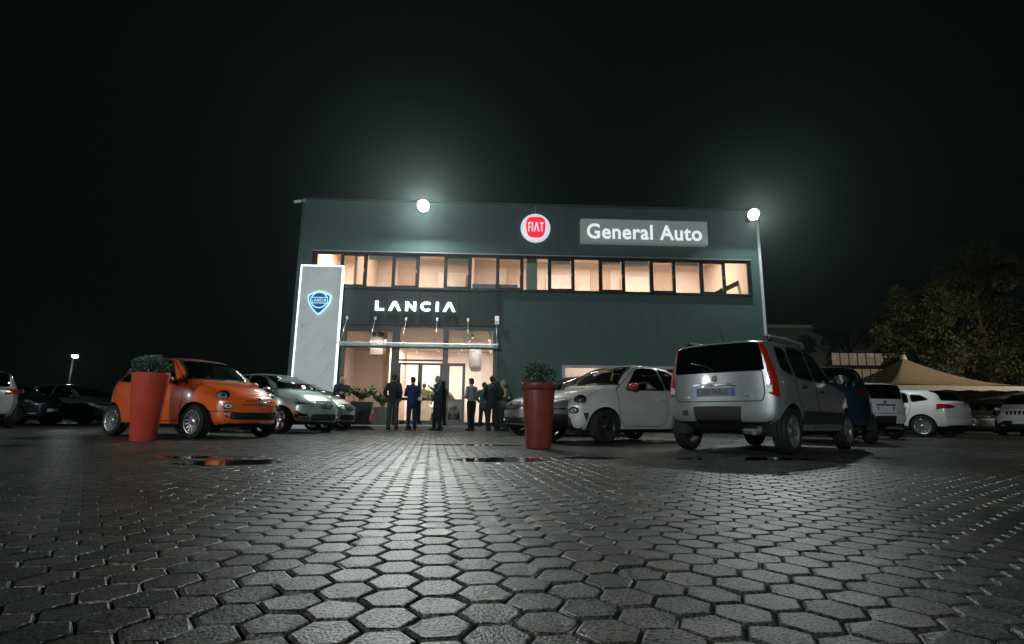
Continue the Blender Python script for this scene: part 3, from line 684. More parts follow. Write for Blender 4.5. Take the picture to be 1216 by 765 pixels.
def car_shell(sp):
    """half body (y >= 0) as a bmesh: lofted sections with rounded nose and tail"""
    top, belt, bot, plan, roofw = (pchip(sp[k]) for k in ('top', 'belt', 'bot', 'plan', 'roofw'))
    xr, xf = sp['xr'], sp['xf']; bw = sp.get('bw', .955); N = sp.get('n', 60)
    def section(x):
        zb, zt, zl, w, yr = bot(x), top(x), belt(x), plan(x), roofw(x)
        zl = min(zl, zt - .012); b = bw * w; yr = min(yr, b - .02); rc = min(sp.get('rc', .07), .45 * (zt - zl))
        rail = (yr, zt - rc); up = zt - zl
        mid = ((b + rail[0]) / 2 + sp.get('bulge', .018) * min(1, up / .3), (zl + rail[1]) / 2)
        return catmull([(0, zb), (.82 * w, zb), (.955 * w, zb + .06), (w, zb + .42 * (zl - zb)), (.992 * w, zb + .78 * (zl - zb)), (b, zl), mid, rail, (.72 * yr, zt - .22 * rc), (0, zt)], SEGS)
    def cap(x, depth, n, zp, rs):
        sec = section(x); rows = []
        for r in rs:
            dx = depth * (1 - r ** n) ** (1 / n)
            rows.append([(x + dx, y * r, zp + (z - zp) * r) for y, z in sec])
        return rows
    rs = [.985, .955, .91, .84, .74, .6, .42, .22]
    rows = []
    zr = sp.get('zpr', (bot(xr) + top(xr)) / 2); zf = sp.get('zpf', (bot(xf) + top(xf)) / 2)
    rear = cap(xr, -sp['dr'], sp.get('nr', 3.0), zr, rs)[::-1]; front = cap(xf, sp['df'], sp.get('nf', 2.6), zf, rs)
    rows += rear
    for i in range(N + 1):
        x = xr + (xf - xr) * i / N; rows.append([(x, y, z) for y, z in section(x)])
    rows += front
    wm = max(p[1] for p in sp['plan']); cf, cr = sp.get('cf', .22), sp.get('cr', .14); x1, x0 = sp.get('bendf', .3), sp.get('bendr', -.7)
    bx = sp.get('bexp', 2.4)
    def bend(p):
        x, y, z = p; s = max(0, (x - x1) / (xf - x1)); t = max(0, (x0 - x) / (x0 - xr)); k = (abs(y) / wm) ** bx
        x2 = x - cf * min(s, 1.1) ** 1.5 * k + cr * min(t, 1.1) ** 1.5 * k
        if sp.get('deform'): return sp['deform'](x2, y, z)
        return (x2, y, z)
    bm = bmesh.new(); V = [[bm.verts.new(bend(p)) for p in r] for r in rows]; m = len(rows[0])
    for i in range(len(rows) - 1):
        for j in range(m - 1):
            try: bm.faces.new((V[i][j], V[i + 1][j], V[i + 1][j + 1], V[i][j + 1]))
            except ValueError: pass
    for r_, flip in ((V[0], False), (V[-1], True)):
        p = bm.verts.new((sum(v.co.x for v in r_) / m, 0, (r_[0].co.z + r_[-1].co.z) / 2)); 
        for j in range(m - 1): bm.faces.new((r_[j], r_[j + 1], p) if not flip else (r_[j + 1], r_[j], p))
        try: bm.faces.new((r_[-1], r_[0], p) if not flip else (r_[0], r_[-1], p))
        except ValueError: pass
    bmesh.ops.remove_doubles(bm, verts=bm.verts, dist=1e-4)
    bmesh.ops.dissolve_degenerate(bm, dist=1e-5, edges=bm.edges)
    bm.faces.layers.int.new('tag')
    bm.normal_update()
    # orient outwards
    s = sum(f.normal.dot(f.calc_center_median() - Vector((0, 0, .7))) * f.calc_area() for f in bm.faces)
    if s < 0: bmesh.ops.reverse_faces(bm, faces=bm.faces)
    bm.normal_update()
    return bm
def inside(p, poly):
    c = False; n = len(poly); j = n - 1
    for i in range(n):
        a, b = poly[i], poly[j]
        if (a[1] > p[1]) != (b[1] > p[1]) and p[0] < (b[0] - a[0]) * (p[1] - a[1]) / (b[1] - a[1]) + a[0]: c = not c
        j = i
    return c
AX = {'x': (1, 2), 'y': (0, 2), 'z': (0, 1)}
def imprint(bm, poly, axis, filt, tagid, only=None):
    """cut the outline (seen along axis) into the shell and tag the faces inside it"""
    i0, i1 = AX[axis]; L = bm.faces.layers.int['tag']
    x0 = min(p[0] for p in poly) - .01; x1 = max(p[0] for p in poly) + .01; y0 = min(p[1] for p in poly) - .01; y1 = max(p[1] for p in poly) + .01
    cand = set()
    for f in bm.faces:
        c = f.verts[0].co
        if c[i0] < x0 - .3 or c[i0] > x1 + .3 or c[i1] < y0 - .3 or c[i1] > y1 + .3: continue
        if filt(f): cand.add(f)
    for k in range(len(poly)):
        p, q = poly[k], poly[(k + 1) % len(poly)]
        if math.dist(p, q) < 1e-5: continue
        ex0, ex1 = sorted((p[0], q[0])); ey0, ey1 = sorted((p[1], q[1])); fs = []
        nx_, ny_ = -(q[1] - p[1]), q[0] - p[0]; off_ = nx_ * p[0] + ny_ * p[1]
        for f in cand:
            a = [v.co[i0] for v in f.verts]; b = [v.co[i1] for v in f.verts]
            if max(a) < ex0 - 1e-4 or min(a) > ex1 + 1e-4 or max(b) < ey0 - 1e-4 or min(b) > ey1 + 1e-4: continue
            ds = [nx_ * u + ny_ * w - off_ for u, w in zip(a, b)]
            if min(ds) > 0 or max(ds) < 0: continue
            fs.append(f)
        if not fs: continue
        co = [0, 0, 0]; co[i0], co[i1] = p; no = [0, 0, 0]; no[i0], no[i1] = nx_, ny_
        es = {e for f in fs for e in f.edges}; vs = {v for f in fs for v in f.verts}
        ret = bmesh.ops.bisect_plane(bm, geom=fs + list(es) + list(vs), dist=1e-4, plane_co=co, plane_no=Vector(no).normalized())
        cand = {f for f in cand if f.is_valid} | {g for g in ret['geom'] if isinstance(g, bmesh.types.BMFace) and g.is_valid}
        for g in ret['geom_cut']:
            if isinstance(g, bmesh.types.BMEdge) and g.is_valid: cand.update(g.link_faces)
    bm.normal_update(); got = []
    for f in bm.faces:
        c = f.calc_center_median()
        if c[i0] < x0 or c[i0] > x1 or c[i1] < y0 or c[i1] > y1: continue
        if only is not None and f[L] not in only: continue
        if filt(f) and inside((c[i0], c[i1]), poly): f[L] = tagid; got.append(f)
    return got
def smooth_poly(key, n=4):
    out = []; m = len(key)
    for i in range(m):
        p0, p1, p2, p3 = key[i - 1], key[i], key[(i + 1) % m], key[(i + 2) % m]
        for k in range(n):
            t = k / n; out.append(tuple(.5 * (2 * p1[c] + (p2[c] - p0[c]) * t + (2 * p0[c] - 5 * p1[c] + 4 * p2[c] - p3[c]) * t * t + (3 * p1[c] - p0[c] - 3 * p2[c] + p3[c]) * t ** 3) for c in (0, 1)))
    return out
def rounded(poly, r=.04, n=3):
    """corner rounding"""
    out = []; m = len(poly)
    for i in range(m):
        a, b, c = Vector(poly[i - 1]), Vector(poly[i]), Vector(poly[(i + 1) % m]); d1 = (a - b); d2 = (c - b); rr = min(r, d1.length * .45, d2.length * .45)
        p, q = b + d1.normalized() * rr, b + d2.normalized() * rr
        for k in range(n + 1): t = k / n; out.append(tuple((1 - t) ** 2 * p + 2 * t * (1 - t) * b + t * t * q))
    return out
def grow(poly, d):
    m = len(poly); A = sum(poly[i - 1][0] * poly[i][1] - poly[i][0] * poly[i - 1][1] for i in range(m)); s = 1 if A > 0 else -1; out = []
    for i in range(m):
        a, b, c = Vector(poly[i - 1]), Vector(poly[i]), Vector(poly[(i + 1) % m]); e1 = b - a; e2 = c - b
        n1 = Vector((e1.y, -e1.x)); n2 = Vector((e2.y, -e2.x))
        n1 = n1.normalized() if n1.length > 1e-9 else n1; n2 = n2.normalized() if n2.length > 1e-9 else n2
        n = n1 + n2; n = n.normalized() if n.length > 1e-6 else n1; k = 1 / max(.5, n.dot(n1)) if n1.length else 1
        out.append(tuple(b + n * d * s * k))
    return out
def circle2(cx, cz, r, n=28): return [(cx + r * math.cos(2 * math.pi * k / n), cz + r * math.sin(2 * math.pi * k / n)) for k in range(n)]
SIDE = lambda f: f.normal.y > .25
FRONT = lambda f: f.normal.x > .12
REAR = lambda f: f.normal.x < -.12
def fx(lo=None, hi=None, base=None, zlo=None, zhi=None):
    def g(f):
        c = f.calc_center_median()
        return (lo is None or c.x > lo) and (hi is None or c.x < hi) and (zlo is None or c.z > zlo) and (zhi is None or c.z < zhi) and (base is None or base(f))
    return g
def split_shell(bm, parts, root, order):
    """mirror the half shell and make one object for every tag; returns name -> object"""
    L = bm.faces.layers.int['tag']; groups = {}
    for f in bm.faces: groups.setdefault(f[L], []).append(f)
    made = {}
    for t in order:
        if t not in groups: continue
        name, mat, sides, par, off = parts[t]
        for side in ((1, -1) if sides else (0,)):
            vs = []; fs = []; idx = {}
            def vid(v, s):
                k = (v.index, s) if abs(v.co.y) > 1e-4 or sides else (v.index, 1)
                if k not in idx:
                    idx[k] = len(vs); n = v.normal if off else None; co = v.co + (n * off if off else Vector((0, 0, 0)))
                    vs.append((co.x, co.y * s, co.z))
                return idx[k]
            for f in groups[t]:
                for s in ((side,) if sides else (1, -1)):
                    ids = [vid(v, s) for v in f.verts]; fs.append(tuple(ids if s > 0 else ids[::-1]))
            me = bpy.data.meshes.new(name); me.from_pydata(vs, [], fs); me.polygons.foreach_set('use_smooth', [True] * len(fs)); me.materials.append(mat); me.update()
            o = bpy.data.objects.new(name, me); COL.objects.link(o)
            p = made.get((par, side), made.get((par, 0))) if par else root
            o.parent = p or root
            made[(t, side)] = o
    return made
M_RUB = simple('black_rubber', (.012, .012, .012), .75, spec=.3, scale=30)
M_BLACKP = simple('black_plastic', (.018, .019, .019), .5, spec=.4, scale=25)
M_CHROME = simple('chrome', (.78, .79, .80), .12, 1.0, var=.02)
M_ALLOY = simple('alloy_silver', (.55, .56, .56), .28, .9, var=.05)
M_DALLOY = simple('alloy_dark', (.045, .046, .048), .35, .6, var=.05)
M_GREYRIM = simple('steel_rim_grey', (.16, .165, .165), .45, .5, var=.1)
M_SEAT = simple('seat_fabric', (.035, .035, .037), .9, scale=30)
G_CAR = glass('car_glass', (.34, .40, .38), .02, 1.5, 1.5)
G_CLEAR = glass('windscreen_glass', (.58, .66, .63), .02, 1.5, 1.6)
G_TINT = glass('tinted_glass', (.10, .12, .12), .02, 1.5, 1.6)
G_LAMP = glass('lamp_glass', (.85, .88, .88), .02, 1.5, 1.4)
M_RED = simple('red_lamp_plastic', (.30, .010, .008), .12, spec=.7, coat=.6, var=.15, scale=40)
M_REFL = simple('lamp_reflector', (.62, .64, .65), .30, .35, var=.15, scale=20)
M_AMBER = simple('amber_lamp', (.5, .2, .02), .15, coat=.6)
M_PLATE = simple('number_plate', (.72, .74, .74), .35, var=.03)
M_PLATEB = simple('plate_blue_band', (.02, .06, .35), .4)
M_INK = simple('plate_ink', (.01, .01, .012), .5)
_WM = {}
def wheel_meshes(R_, w, kind):
    key = (R_, w, kind)
    if key in _WM: return _WM[key]
    h = w / 2; ri = R_ * .69
    prof = [(ri - .012, -h * .82), (ri, -h * .92), (ri + (R_ - ri) * .45, -h), (R_ - .022, -h * .93), (R_ - .005, -h * .72), (R_ - .005, -h * .30), (R_ - .013, -h * .28), (R_ - .013, -h * .22), (R_, -h * .2), (R_, h * .2), (R_ - .013, h * .22), (R_ - .013, h * .28), (R_ - .005, h * .30), (R_ - .005, h * .72), (R_ - .022, h * .93), (ri + (R_ - ri) * .45, h), (ri, h * .92), (ri - .012, h * .82)]
    t = MB().lathe(prof, 36, axis='y'); tyre = t.mesh('tyre', M_RUB)
    # outward side is +y
    r = MB(); r.lathe([(ri - .012, -h * .8), (ri - .02, 0), (ri - .02, h * .70), (ri + .004, h * .93), (ri - .006, h * .96), (ri - .028, h * .80), (ri - .03, h * .4)], 36, axis='y')
    r.lathe([(ri - .03, h * .08), (.05, h * .02), (0, h * .02)], 24, axis='y')
    mats = {'multi': M_ALLOY, 'steel': M_GREYRIM, 'dark': M_DALLOY, 'five': M_ALLOY, 'abarth': M_DALLOY, 'ten': M_ALLOY}
    def spoke(a, w0, w1, tw=0.0):
        ca, sa = math.cos(a), math.sin(a); vs = []
        for (rad, ww, yy, tt) in ((.045, w0, h * .62, 0), (ri * .55, (w0 + w1) / 2 * .9, h * .70, tw * .5), (ri - .012, w1, h * .80, tw)):
            for sx, dy in ((-1, -.035), (-1, 0), (1, 0), (1, -.035)):
                x, z = rad, sx * ww + tt; vs.append((x * ca - z * sa, yy + dy, x * sa + z * ca))
        fs = []
        for i in range(2):
            for k in range(4): fs.append((i * 4 + k, i * 4 + (k + 1) % 4, (i + 1) * 4 + (k + 1) % 4, (i + 1) * 4 + k))
        r.add(vs, fs)
    n, w0, w1 = {'multi': (14, .010, .011), 'steel': (5, .05, .035), 'dark': (5, .022, .03), 'five': (5, .026, .034), 'abarth': (5, .018, .045), 'ten': (10, .011, .017)}[kind]
    for k in range(n): spoke(2 * math.pi * k / n + .2, w0, w1)
    r.lathe([(.058, h * .5), (.058, h * .68), (.045, h * .75), (.0, h * .77)], 20, axis='y')
    rim = r.mesh('rim', mats[kind])
    disc = MB().lathe([(0, -h * .1), (ri * .72, -h * .1), (ri * .72, h * .03), (0, h * .03)], 24, axis='y').mesh('brake_disc', simple('brake_disc', (.12, .11, .10), .4, .8))
    _WM[key] = (tyre, rim, disc); return _WM[key]
def add_wheel(root, x, y, R_, w, kind, steer=0.0, rot=0.0):
    ty, ri, di = wheel_meshes(R_, w, kind)
    o = bpy.data.objects.new('wheel', ty); COL.objects.link(o); o.parent = root; o.location = (x, y, R_)
    o.rotation_euler = (0, rot if y > 0 else -rot, steer + (0 if y > 0 else math.pi))
    for nm, me in (('rim', ri), ('brake_disc', di)):
        c = bpy.data.objects.new(nm, me); COL.objects.link(c); c.parent = o
    return o
def surf(bm_tree, axis, a, b):
    """ray onto the shell: axis 'x+' front (a=y,b=z), 'x-' rear, 'y+' side (a=x,b=z)"""
    if axis == 'x+': h = bm_tree.ray_cast(Vector((4, a, b)), Vector((-1, 0, 0)))
    elif axis == 'x-': h = bm_tree.ray_cast(Vector((-4, a, b)), Vector((1, 0, 0)))
    elif axis == 'z+': h = bm_tree.ray_cast(Vector((a, b, 4)), Vector((0, 0, -1)))
    else: h = bm_tree.ray_cast(Vector((a, 4, b)), Vector((0, -1, 0)))
    return h[0], h[1]
from mathutils.bvhtree import BVHTree
def plate_text(root, txt, size, mat):
    fc = bpy.data.curves.new('t', 'FONT'); fc.body = txt; fc.size = size; fc.extrude = .0006; fc.align_x = 'CENTER'; fc.align_y = 'CENTER'; fc.resolution_u = 2
    to = bpy.data.objects.new('t', fc); COL.objects.link(to); dg = bpy.context.evaluated_depsgraph_get(); dg.update()
    me = bpy.data.meshes.new_from_object(to.evaluated_get(dg)); bpy.data.objects.remove(to); me.materials.clear(); me.materials.append(mat); me.name = 'plate_characters'
    o = bpy.data.objects.new('plate_characters', me); return link(o, root)
def number_plate(root, x, z, front, txt=None, y=0.0, w=.52, tilt=0.0, mat=None):
    sx = 1 if front else -1
    o = MB().box(-.006, .006, -w / 2, w / 2, -.055, .055, .003).build('number_plate', mat or M_PLATE, root); o.location = (x, y, z); o.rotation_euler = (0, tilt, 0 if front else math.pi)
    MB().box(.0062, .0072, -w / 2 + .003, -w / 2 + .038, -.05, .05).build('blue_band', M_PLATEB, o); MB().box(.0062, .0072, w / 2 - .038, w / 2 - .003, -.05, .05).build('blue_band', M_PLATEB, o)
    if txt:
        c = plate_text(o, txt, .092, M_INK); c.location = (.0078, 0, 0); c.rotation_euler = (R(90), 0, R(90)); c.scale = (.92, 1, 1)
def seats(root, x0, w, zs, n=2):
    for sx in ([-1, 1]):
        s = MB(); y = sx * w * .27 * 1.3
        s.box(x0 - .05, x0 + .45, y - .24, y + .24, zs, zs + .18, .04); s.prism([(x0 - .02, zs + .12), (x0 + .12, zs + .14), (x0 - .08, zs + .72), (x0 - .17, zs + .72)], 'y', y - .22, y + .22); s.box(x0 - .17, x0 - .09, y - .13, y + .13, zs + .74, zs + .92, .02)
        s.build('seat', M_SEAT, root)
    s = MB(); s.box(x0 - .85, x0 - .42, -w * .62, w * .62, zs + .02, zs + .2, .04); s.prism([(x0 - .86, zs + .15), (x0 - .72, zs + .18), (x0 - .92, zs + .66), (x0 - 1.0, zs + .66)], 'y', -w * .62, w * .62)
    s.build('rear_bench', M_SEAT, root)
def mirror_part(root, x, y, z, mat, sc=1.0):
    for s in (1, -1):
        m = MB().ellipsoid((0, 0, 0), (.085 * sc, .10 * sc, .068 * sc), 14, 10)
        o = m.build('wing_mirror', mat, root); o.location = (x, s * (y + .11 * sc), z)
        MB().tube([(0.02, -s * .07 * sc, -.03), (.05, -s * .16 * sc, -.05)], [.028, .035], 8).build('mirror_arm', M_BLACKP, o)
        MB().lathe([(0, -.0), (.06 * sc, 0)], 14, axis='x', c=(-.086 * sc, 0, 0)).build('mirror_glass', M_CHROME, o)
def handle_part(door, x, y, z, s, mat):
    MB().box(x - .09, x + .09, s * y - (.0 if s > 0 else .028), s * y + (.028 if s > 0 else .0), z - .014, z + .014, .006).build('handle', mat, door)
def wiper(root, pts): MB().tube(pts, .008, 5).build('wiper', M_BLACKP, root)
class T: BODY, GLASS_S, GLASS_F, GLASS_R, SEAL, DOOR, GAP, ARCH, UNDER, HEAD, TAIL, GRILLE, LOWER, HOOD, CLAD, BUMP, GATE, HEAD2, ROOF, DOOR2, STRIP, FOG, GLASS_Q, HAT, VENT, INSERT, SEAM = range(27)
def make_car(sp, label, cat='car', group=None, loc=(0, 0), heading=0.0, name=None):
    root = empty(name or sp.get('name', 'parked_car'), (loc[0], loc[1], sp.get('lift', 0.0)), heading, label, cat, group)
    bm = car_shell(sp); P = sp['paint']; wb = sp['wb']; Rw = sp['R']; ra = sp.get('arch', Rw + .045); yw = sp['track'] / 2
    # floor pan
    L = bm.faces.layers.int['tag']
    for f in bm.faces:
        if f.normal.z < -.75 and f.calc_center_median().z < .45: f[T.UNDER and L] = T.UNDER
    zline = sp.get('clad_z')
    if zline: imprint(bm, [(-3, -1), (3, -1), (3, zline), (-3, zline)], 'y', lambda f: f.normal.z > -.75, T.CLAD, only={T.BODY})
    for poly, view, tg in sp.get('prints', []):
        flt = {'side': SIDE, 'front': fx(lo=sp['xf'] - .75, base=FRONT), 'rear': fx(hi=sp['xr'] + .62, base=REAR), 'screen': fx(lo=-.2, base=FRONT, zlo=sp.get('cowl', .85)), 'top': lambda f: f.normal.z > .3,
               'hatch': fx(hi=-.5, base=REAR, zlo=sp.get('hatchz', .8)), 'corner': fx(hi=sp['xr'] + sp.get('wrap', .16)), 'fcorner': fx(lo=sp['xf'] - .62)}[view]
        imprint(bm, poly, {'side': 'y', 'front': 'x', 'rear': 'x', 'screen': 'x', 'top': 'z', 'hatch': 'x', 'corner': 'x', 'fcorner': 'x'}[view], flt, tg)
    for poly in sp.get('windows', []):
        q = rounded(poly, sp.get('wr', .05)); imprint(bm, grow(q, .022), 'y', SIDE, T.SEAL); imprint(bm, q, 'y', SIDE, T.GLASS_S)
    for dk, dtag in (('door', T.DOOR), ('door2', T.DOOR2)):
        d = sp.get(dk)
        if d:
            q = rounded(d, .06); imprint(bm, q, 'y', SIDE, T.GAP, only={T.BODY}); imprint(bm, grow(q, -.011), 'y', SIDE, dtag, only={T.GAP})
    for a in (wb / 2, -wb / 2):
        if sp.get('arch_trim'): imprint(bm, circle2(a, Rw + .005, ra + sp['arch_trim'], 32), 'y', fx(base=SIDE), T.CLAD)
        got = imprint(bm, circle2(a, Rw + .005, ra, 32), 'y', lambda f: f.calc_center_median().y > .42, T.ARCH)
    bm.verts.ensure_lookup_table(); bmesh.ops.delete(bm, geom=[f for f in bm.faces if f[L] == T.ARCH], context='FACES')
    bm.verts.index_update(); bm.normal_update(); tree = BVHTree.FromBMesh(bm)
    GS = sp.get('glass', G_CAR)
    parts = {T.BODY: ('body', P, False, None, 0), T.UNDER: ('underbody', M_BLACKP, False, None, 0), T.GLASS_F: ('windscreen', sp.get('glass_f', G_CLEAR), False, None, -.004), T.GLASS_R: ('rear_window', sp.get('glass_r', GS), False, None, -.004),
             T.SEAL: ('window_seal', M_BLACKP, True, None, 0), T.DOOR: ('door', P, True, None, .001), T.DOOR2: ('rear_door', P, True, None, .001), T.GLASS_S: ('side_window', GS, True, None, -.005), T.GAP: ('door_seam', M_RUB, True, None, -.008),
             T.HEAD: ('headlight', M_REFL, True, None, -.004), T.TAIL: ('tail_light', sp.get('tail', M_RED), True, None, .004), T.GRILLE: ('grille', M_BLACKP, False, None, -.02), T.LOWER: ('lower_grille', M_BLACKP, False, None, -.02),
             T.HOOD: ('bonnet', P, False, None, .001), T.CLAD: ('lower_cladding', M_BLACKP, False, None, .004), T.BUMP: ('bumper', P, False, None, .004), T.GATE: ('tailgate', P, False, None, .002), T.HEAD2: ('lower_lamp', M_REFL, True, None, -.003),
             T.ROOF: ('roof', sp.get('roof_mat', P), False, None, .001), T.STRIP: ('trim_strip', sp.get('strip_mat', M_CHROME), False, None, .008), T.FOG: ('fog_lamp', M_REFL, True, None, 0), T.HAT: ('spoiler', P, False, None, .004), T.SEAM: ('tailgate_seam', M_RUB, False, None, -.006), T.INSERT: ('bumper_insert', M_BLACKP, False, None, -.012), T.VENT: ('bumper_vent', M_BLACKP, True, None, -.008)}
    made = split_shell(bm, parts, root, sorted(parts))
    if sp.get('lamp_cover', True):
        for t in (T.HEAD, T.HEAD2):
            for s in (1, -1):
                o = made.get((t, s))
                if o:
                    me = o.data.copy(); me.materials.clear(); me.materials.append(G_LAMP)
                    for v in me.vertices: v.co += v.normal * .010
                    c = bpy.data.objects.new('lens', me); link(c, o)
                    vs = [v.co for v in o.data.vertices]; c0 = sum(vs, Vector()) / len(vs)
                    if t == T.HEAD and sp.get('bulbs', True): MB().ellipsoid((c0.x - .02, c0.y, c0.z), (.03, .055, .045), 12, 8).build('bulb', M_BLACKP, o)
    # wheel wells
    for a in (wb / 2, -wb / 2):
        for s in (1, -1):
            m = MB(); vs_ = []; fs_ = []; nn_ = 22
            for q in range(nn_ + 1):
                th = R(-12) + R(204) * q / nn_; cx_, cz_ = a + (ra + .003) * math.cos(th), Rw + .005 + (ra + .003) * math.sin(th)
                hh_, _n = surf(tree, 'y+', a + (ra + .012) * math.cos(th), Rw + .005 + (ra + .012) * math.sin(th)); ye = (hh_.y - .006) if hh_ else yw
                vs_ += [(cx_, s * ye, cz_), (cx_, s * (yw - .17), cz_)]
            for q in range(nn_): fs_.append((2 * q, 2 * q + 1, 2 * q + 3, 2 * q + 2))
            cc_ = len(vs_); vs_.append((a, s * (yw - .17), Rw)); fs_ += [(2 * q + 1, 2 * q + 3, cc_) for q in range(nn_)]
            m.add(vs_, fs_, True); m.build('wheel_arch', M_RUB, root)
            add_wheel(root, a, s * (yw), Rw, sp.get('tw', .19), sp['rim'], sp.get('steer', 0.0) if a > 0 else 0, random.uniform(0, 6))
    # cabin
    zs = sp.get('seat_z', .42); seats(root, sp.get('seat_x', .05), sp['track'] / 2, zs)
    cw = sp['track'] / 2 - .02; dx = sp.get('dash_x', .55)
    MB().box(dx, dx + .45, -cw, cw, .5, sp.get('dash_z', .86), .05).build('dashboard', M_SEAT, root)
    MB().box(-1.25, dx + .4, -cw, cw, .26, .30).build('cabin_floor', M_SEAT, root)
    sw = MB(); sw.lathe([(.17, -.012), (.185, 0), (.17, .012), (.158, 0), (.17, -.012)], 20, axis='x'); sw.tube([(0, -.16, 0), (0, .16, 0)], .018, 6); so = sw.build('steering_wheel', M_SEAT, root); so.location = (dx - .12, .33, sp.get('dash_z', .86) - .03); so.rotation_euler = (0, R(-25), 0)
    if sp.get('mirror'): mx, my, mz, ms = sp['mirror']; mirror_part(root, mx, my, mz, sp.get('mirror_mat', P), ms)
    for tg, hx, hz in sp.get('handles', []):
        for s in (1, -1):
            h, n = surf(tree, 'y+', hx, hz); d = made.get((tg, s))
            if h and d: handle_part(d, hx, h.y, hz, s, sp.get('handle_mat', P))
    if sp.get('extra'): sp['extra'](root, tree, made, sp)
    bm.free()
    return root
# ------------------------------------------------------------------ small round-nosed hatchback (orange one and the pale sporty one)
def ringlamp(root, tree, y, z, ry, rz, name, dark=False, depth=.042):
    for s in (1, -1):
        h, n = surf(tree, 'x+', y, z)
        if h is None: continue
        nn = Vector((n.x, n.y * s, n.z)) if n.x > 0 else Vector((-n.x, -n.y * s, -n.z))
        q = nn.to_track_quat('X', 'Z')
        m = MB().lathe([(1.0, 0), (1.08, .4), (1.14, .2), (1.16, -.6)], 24, axis='x'); m.v = [(p[0] * depth, p[1] * ry, p[2] * rz) for p in m.v]
        o = m.build(name, M_BLACKP if dark else M_CHROME, root); o.location = (h.x, h.y * s, h.z); o.rotation_mode = 'QUATERNION'; o.rotation_quaternion = q
        m = MB().lathe([(1.0, .30), (.7, .12), (.35, .2), (0, .25)], 24, axis='x'); m.v = [(p[0] * depth + .004, p[1] * ry, p[2] * rz) for p in m.v]; m.build('reflector', simple('smoked_reflector', (.10, .105, .11), .25, .3) if dark else M_REFL, o)
        m = MB().lathe([(1.02, .35), (.8, .9), (.45, 1.2), (0, 1.3)], 24, axis='x'); m.v = [(p[0] * depth, p[1] * ry, p[2] * rz) for p in m.v]; m.build('lens', G_LAMP, o)
        MB().ellipsoid((depth * .3, 0, 0), (.02, ry * .34, rz * .34), 12, 8).build('bulb', M_CHROME if dark else M_BLACKP, o)
def badge(root, tree, y, z, r, axis='x+', col=None, name='badge'):
    h, n = surf(tree, axis, y, z)
    if h is None: return
    sx = 1 if axis == 'x+' else -1
    o = MB().lathe([(0, .012 * sx), (r * .8, .012 * sx), (r, .006 * sx), (r, -.01 * sx)], 20, axis='x').build(name, M_CHROME, root); o.location = h
    o.rotation_euler = (0, -math.asin(max(-1, min(1, n.z))) * sx, 0)
    MB().lathe([(0, .0135 * sx), (r * .72, .0135 * sx)], 18, axis='x').build('badge_field', col or simple('badge_dark_red', (.25, .01, .015), .3), o)
def strip(root, tree, ys, zf, r, name, mat, axis='x+', off=.004):
    pts = []
    for y in ys:
        h, n = surf(tree, axis, abs(y), zf(y))
        if h is None: continue
        pts.append((h.x + (off if axis == 'x+' else -off), y, h.z))
    if len(pts) > 1: MB().tube(pts, r, 6).build(name, mat, root)
lin = lambda a, b, n: [a + (b - a) * k / (n - 1) for k in range(n)]
